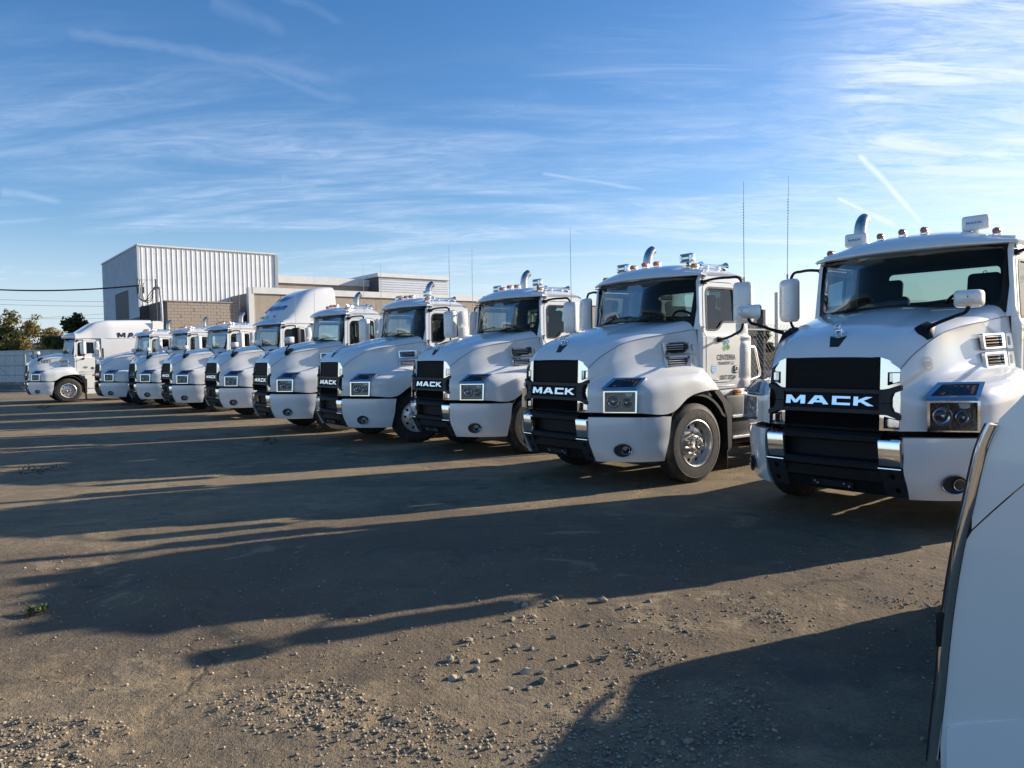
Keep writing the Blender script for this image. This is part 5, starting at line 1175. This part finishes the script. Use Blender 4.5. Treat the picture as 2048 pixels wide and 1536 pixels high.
# ------------------------------------------------------------------ left: trees, wall, fence, wires
for i, (px, Y, h, sp, mat, lab) in enumerate(((18, 74, 4.6, 3.0, 'leaf_green', 'dark green tree at the left picture edge behind the pale wall'), (48, 76, 6.1, 3.2, 'leaf_autumn', 'tallest yellowing tree behind the pale wall at far left'), (84, 73, 4.6, 2.8, 'leaf_autumn', 'lower golden autumn tree right of the tallest yellowing one'), (112, 82, 3.4, 2.6, 'leaf_autumn', 'low rusty bush like tree between the yellow trees and the sleeper truck'), (163, 60, 5.0, 2.1, 'leaf_green', 'dark leafy tree directly behind the long sleeper truck'), (135, 62, 3.6, 2.2, 'leaf_green', 'low dark tree left of the one behind the sleeper truck'))):
    p = at_depth(px, 700, Y); tree(lab, p.x, p.y, h, sp, mat, 40 + i, 4200, .16, .17, low=.12)
p = at_depth(1442, 560, 30); tree('tree top showing over the cab roof of the truck with the door logo', p.x, p.y, 4.55, .95, 'leaf_green', 61, 2400, .10, .13, low=.45)
p = at_depth(1520, 640, 27); tree('small leafy tree seen between the two nearest trucks', p.x, p.y, 2.75, .6, 'leaf_green', 62, 2200, .09, .10, low=.35)
p = at_depth(582, 560, 85); tree('distant tree top peeping over the pale parapet', p.x, p.y, 10.2, 3.2, 'leaf_green', 63, 2500, .2, .2, low=.5)
def pale_wall():
    a, b = at_depth(-160, 745, 62), at_depth(150, 745, 58); t = thing('boundary_wall', 'pale corrugated boundary wall behind the wire gate at far left', 'wall', (a.x, a.y, 0)); d = (b - a); d.z = 0; L = d.length; t.rotation_euler = (0, 0, math.atan2(d.y, d.x))
    w = .9; n = int(L / w); me = MB().add([(0, 0, .2), (w * .8, 0, .2), (w * .88, .05, .2), (w, .05, .2), (0, 0, 2.62), (w * .8, 0, 2.62), (w * .88, .05, 2.62), (w, .05, 2.62)], [(0, 1, 5, 4), (1, 2, 6, 5), (2, 3, 7, 6)]).mesh('panel', 'pale_wall', flat=True)
    for k in range(n): put('panel', me, t, (k * w, 0, 0))
    put('coping', MB().box((0, -.06, 2.62), (n * w, .12, 2.70)).mesh('coping', 'trim_white'), t); put('footing', MB().box((0, -.02, 0), (n * w, .1, .22)).mesh('footing', 'mortar'), t)
pale_wall()
def chain_link(t, L, z0, z1, step=.14, y=0., r=.004):
    mb = MB(); H = z1 - z0; x = -H
    while x < L:
        for s in (0, 1):
            a, b = (x, z0), (x + H, z1)
            if s: a, b = (x, z1), (x + H, z0)
            f0, f1 = max(0, (0 - a[0]) / H), min(1, (L - a[0]) / H)
            if f1 > f0 + .02: p = lambda f: (a[0] + (b[0] - a[0]) * f, y + (.003 if s else -.003), a[1] + (b[1] - a[1]) * f); mb.tube([p(f0), p(f1)], r, 3, caps=False)
        x += step
    put('wire_mesh', mb.mesh('wire_mesh', 'wire_grey', fix=False), t)['kind'] = 'stuff'
def wire_gate():
    a, b = at_depth(-60, 745, 46), at_depth(52, 745, 43); d = b - a; d.z = 0; L = d.length; t = thing('wire_gate', 'chain link gate with braced pipe frame at far left in front of the pale wall', 'gate', (a.x, a.y, 0), math.atan2(d.y, d.x)); H = 2.15
    for x in np.linspace(0, L, 3): put('post', MB().tube([(0, 0, 0), (0, 0, H)], .03, 8).mesh('post', 'galv'), t, (x, 0, 0))
    for z in (.12, 1.0, 1.55, H): put('rail', MB().tube([(0, 0, z), (L, 0, z)], .022, 6).mesh('rail', 'galv'), t)
    put('brace', MB().tube([(L * .5, 0, .15), (L * .02, 0, H)], .016, 6).mesh('brace', 'galv'), t); put('brace', MB().tube([(L * .98, 0, .15), (L * .5, 0, 1.6)], .016, 6).mesh('brace', 'galv'), t); chain_link(t, L, .1, H, .34)
wire_gate()
def far_house():
    p = at_depth(105, 690, 120); t = thing('far_house', 'distant low roof with a red brick chimney beyond the autumn trees', 'house', (p.x, p.y, 0), .1)
    put('wall', MB().box((-5, 0, 0), (7, 6, 3.6)).mesh('wall', 'brown_panel'), t); rf = put('roof', MB().add([(-5.4, -.4, 3.55), (7.4, -.4, 3.55), (7.4, 6.4, 3.55), (-5.4, 6.4, 3.55), (-5.2, 3, 5.0), (7.2, 3, 5.0)], [(0, 1, 5, 4), (2, 3, 4, 5), (1, 2, 5), (3, 0, 4)]).mesh('roof', 'roof_grey', flat=True), t); put('chimney', MB().box((-.5, 2.2, 4.2), (.6, 3.2, 6.0)).mesh('chimney', 'brick_red'), rf)
far_house()
def strip_ground():
    a = [at_depth(-700, 742, 56), at_depth(240, 742, 52)]; put('grass', MB().add([(-60, 47.5, .004), (-27, 45, .004), (-27, 60, .004), (-60, 62, .004)], [(0, 1, 2, 3)]).mesh('verge', 'verge_dry', flat=True))['kind'] = 'structure'
mk('verge_dry', (.16, .135, .07), .95, 0, 0, dict(amt=.35, scale=1.5, coord='Object'))
strip_ground()
def sag(a, b, s, n=24):
    return [tuple(Vector(a).lerp(Vector(b), t) - Vector((0, 0, 4 * s * t * (1 - t)))) for t in np.linspace(0, 1, n)]
def utility():
    # service mast on the annex corner with loops of cable, and the cables that come in from the left
    top = at_depth(311, 560, 46.0); base = at_depth(313, 640, 46.0); t = thing('service_mast', 'electric service mast with weatherhead and drip loops at the annex corner', 'mast', (top.x, top.y, 0))
    put('mast', MB().tube([(0, 0, 3.0), (0, 0, top.z + .05)], .045, 8).mesh('mast', 'bark'), t); put('conduit', MB().tube([(.30, -.1, 3.0), (.30, -.1, 5.75), (.27, -.1, 6.05), (.10, -.1, 6.15), (-.10, -.1, 6.02)], .075, 10, smooth_k=4).mesh('conduit', 'galv'), t)
    for k in range(4):
        x0 = -1.15 + k * .14; put('drip_loop', MB().tube([(x0 + .1, -.05 * k, 6.75 - .1 * k), (x0, -.05 * k, 6.1), (x0 + .15, -.05 * k, 5.45 - .06 * k), (-.45, -.05 * k, 5.25 + .1 * k), (-.10, -.1, 6.05)], .022, 6, smooth_k=5).mesh('drip_loop', 'cable_black'), t)
    for x0 in (-1.1, -.75): put('splice', MB().tube([(x0, 0, 5.8), (x0, 0, 6.2)], .05, 8).mesh('splice', 'cable_black'), t)
    put('guy_wire', MB().tube([(-1.2, .02, 6.62), (0, 0, top.z)], .010, 5).mesh('guy_wire', 'cable_black'), t)
    e = at_depth(278, 571, 46.0)
    def wire(label, pts, r):
        p0 = Vector(pts[0]); o = put('overhead_cable', MB().tube([tuple(Vector(q) - p0) for q in pts], r, 6).mesh('overhead_cable', 'cable_black')); o.location = p0; o['label'] = label; o['category'] = 'cable'
    wire('thick black service cable crossing the sky to the mast on the metal building', sag(at_depth(-220, 556, 52), e, .55, 40), .045)
    for k, (y0, y1, lab, r) in enumerate(((590, 603, 'thin upper wire of the faint pair below the thick service cable', .012), (600, 612, 'thin lower wire of the faint pair below the thick service cable', .012), (662, 661, 'dark wire running level across the tops of the autumn trees', .028), (632, 634, 'faint level wire crossing the sky above the autumn trees', .010), (646, 618, 'faint wire climbing to the right above the autumn trees', .010))):
        wire(lab, sag(at_depth(-200, y0, 66), at_depth(330, y1, 66), .2, 30), r)
utility()

# ------------------------------------------------------------------ right: fence, dark car behind it
def right_fence():
    c = at_depth(1553, 700, 15.5); a = Vector((c.x, c.y, 0)) - E2 * 3.4; t = thing('chain_link_fence', 'chain link fence with a dark privacy panel behind the two nearest trucks', 'fence', tuple(a), math.atan2(E2.y, E2.x)); L = 11.0
    for x in (0, 3.4, 6.8, 10.2): put('post', MB().tube([(0, 0, 0), (0, 0, 2.85 if x == 3.4 else 2.3)], .035, 8).mesh('post', 'galv'), t, (x, 0, 0))
    put('rail', MB().tube([(0, 0, 2.08), (L, 0, 2.08)], .02, 6).mesh('rail', 'galv'), t); put('privacy_panel', MB().box((0, .12, .75), (3.2, .14, 2.5)).mesh('privacy_panel', 'privacy'), t); chain_link(t, L, .08, 2.2, .12, 0., .0028)
right_fence()
def dark_car():
    c = at_depth(1600, 690, 19.0); t = thing('parked_car', 'dark car parked behind the chain link fence, between the two nearest trucks', 'car', (c.x - 1.2, c.y + .5, 0), math.atan2(E2.y, E2.x))
    prof = [(-2.3, .45), (-2.3, .85), (-2.1, .98), (-1.3, 1.05), (-.75, 1.48), (.65, 1.5), (1.35, 1.05), (2.1, .95), (2.3, .8), (2.3, .4)]
    body = [(x, z) for x, z in prof]; mb = MB()
    for s in (0,): mb.grid([[(x, y * (1 if z < 1.1 else .84), z) for x, z in hermite(prof, 3)] for y in np.linspace(-.9, .9, 9)])
    for y in (-.9, .9): mb.sheet([(a, b) for a, b in hermite(prof, 3)], lambda a, b: (a, y * (1 if b < 1.1 else .84), b))
    put('body', mb.mesh('body', 'car_black'), t)
    for s in (-1, 1): put('window', MB().sheet(rpoly([(-.95, 1.12), (.85, 1.12), (.5, 1.42), (-.6, 1.42)], .06), lambda a, b: (a, s * .775, b)).mesh('window', 'lamp_dark'), t)
    for x in (-1.4, 1.4):
        for s in (-1, 1): put('wheel', MB().lathe([(1e-4, -.1), (.22, -.1), (.33, -.09), (.33, .09), (.22, .1), (1e-4, .1)], 24).mesh('wheel', 'rubber'), t, (x, s * .82, .33))
dark_car()
def left_over():
    pass
# ------------------------------------------------------------------ cropped white vehicle beside the camera, right edge
def near_vehicle():
    """side of a white vehicle standing nose left, seen almost square on; every outline lies in its own side plane"""
    KS = .92; A0 = ground_at(1950, 1060, .95); O = Vector((0, 0, CAM_H)); A = O + (A0 - O) * KS; dr = Vector((.83, -.56, 0)).normalized(); nn = Vector((-dr.y, dr.x, 0))     # dr: nose to tail, nn: away from the camera
    t = thing('white_vehicle', 'white vehicle with a chrome edge strip, cut off by the right picture edge', 'vehicle'); m = Matrix.Identity(4); m.col[0][:3] = dr; m.col[1][:3] = nn; m.col[2][:3] = (0, 0, 1); m.col[3][:3] = (A.x, A.y, 0); t.matrix_world = m
    kz = lambda x, z: (x * KS, CAM_H - (CAM_H - z) * KS)
    edge = [kz(*q) for q in ((.064, 1.369), (.028, 1.269), (.007, 1.169), (-.014, 1.048), (-.042, .905), (-.064, .76), (-.088, .553), (-.11, .28), (-.139, -.053))]      # front edge of the side, top to bottom
    E0 = edge[0]
    W = 2.8  # width of the unseen body, stretched for the shadow it casts
    def shadow_bend(y): return float(np.interp(y, [0, .35, 1.2, 2.8], [0, .45, .85, .15]))  # bends the unseen nose back so its cast shadow gets the wanted outline
    def crown(x): return float(np.interp(x, [E0[0], .088, .144, .24, .5, 1.2, 2.6, 4.4], [E0[1] + .004, 1.431, 1.502, 1.56, 1.62, 1.68, 1.72, 1.75]))
    def seam(x): return kz(0, .954 + 1.24 * x / KS - .55 * x * x)[1]
    xs = [E0[0] + .012, .09, .118, .144, .19, .25, .4, .55]
    sx = [-.01, .05, .1, .2, .3, .4, .5, .62]
    def skin(o, name, mat, off=0.):
        mb = MB(); mb.sheet(o, lambda a, b: (a, off + .10 * max(0, b - 1.15) ** 1.3 - .02 * min(1, max(0, a) * 3) , b), flange=(0, .03, 0), pts=[(a, b) for a in np.linspace(0, .9, 10) for b in np.linspace(.2, 1.5, 12)]); return put(name, mb.mesh(name, mat, angle=50), t)
    up = [(x, crown(x)) for x in xs] + [(.62, seam(.62) + .012)] + [(x, seam(x) + .010) for x in reversed(sx[:-1])] + [(x + .012, z) for x, z in hermite(edge, 3) if seam(0) + .02 < z < E0[1] - .01][::-1]
    skin(up, 'upper_panel', 'white_paint')
    low = [(x, seam(x) + .002) for x in sx] + [(.62, 1.50), (4.4, 1.52), (4.4, .30), (1.75, .30), (1.70, .62), (1.45, .80), (1.1, .80), (.85, .62), (.80, .09), (-.105, .09)] + [(x + .012, z) for x, z in hermite(edge, 3) if .11 < z < seam(0) - .01][::-1]
    skin(low, 'lower_panel', 'white_paint')
    put('hood', MB().grid([[(x + shadow_bend(y) * (1 - (x - .085) / 4.4), y, crown(x) + .05 * math.sin(PI * min(1, max(0, y / W))) - .34 * (y / W) ** 1.2) for x in np.linspace(.085, 4.4, 24)] for y in np.linspace(.02, W, 12)]).mesh('hood', 'white_paint'), t)  # unseen hood, shaped for the shadow it throws on the dirt
    put('body', MB().box((1.0, .07, .35), (4.35, W - .1, .95)).mesh('body', 'chassis_black'), t)
    strip = hermite(edge, 5); rows = []
    for x, z in strip: rows.append([(x + .010, .03, z), (x + .010, -.004, z), (x - .0, -.012, z), (x - .016, -.010, z + .003), (x - .024, .006, z + .005), (x - .026, .05, z + .006)])
    mb = MB(); mb.grid(rows); mb.add(rows[0], [tuple(range(6))]); put('chrome_strip', mb.mesh('chrome_strip', 'chrome', angle=50), t)
    rows = [[(x - .024, .03, z), (x - .034, .06, z), (x + .2, .20, z), (x + shadow_bend(1.2) - .03, 1.2, z - .12 * z), (x + shadow_bend(W) - .03, W, z - .25 * z)] for x, z in strip]; put('grille', MB().grid(rows).mesh('grille', 'black_plastic'), t)
    put('bracket', MB().rbox((-.125, .0, .55), (-.09, .04, .68), .010).mesh('bracket', 'black_plastic'), t)
    mb = MB(); lg = rpoly([(-.085, .095), (.7, .095), (.7, .50), (.152, .352), (-.085, .26)], .012); mb.sheet(lg, lambda a, b: (a, -.010 - .12 * max(0, .26 + .38 * (a + .085) - b), b), flange=(0, .02, 0)); put('corner_panel', mb.mesh('corner_panel', 'white_paint'), t)
    for x, y in ((1.27, .14), (1.27, W - .14), (3.7, .14), (3.7, W - .14)): put('wheel', MB().lathe([(1e-4, -.11), (.24, -.11), (.38, -.10), (.40, -.06), (.40, .06), (.38, .10), (.24, .11), (1e-4, .11)], 28).mesh('wheel', 'rubber'), t, (x, y, .40))
near_vehicle()
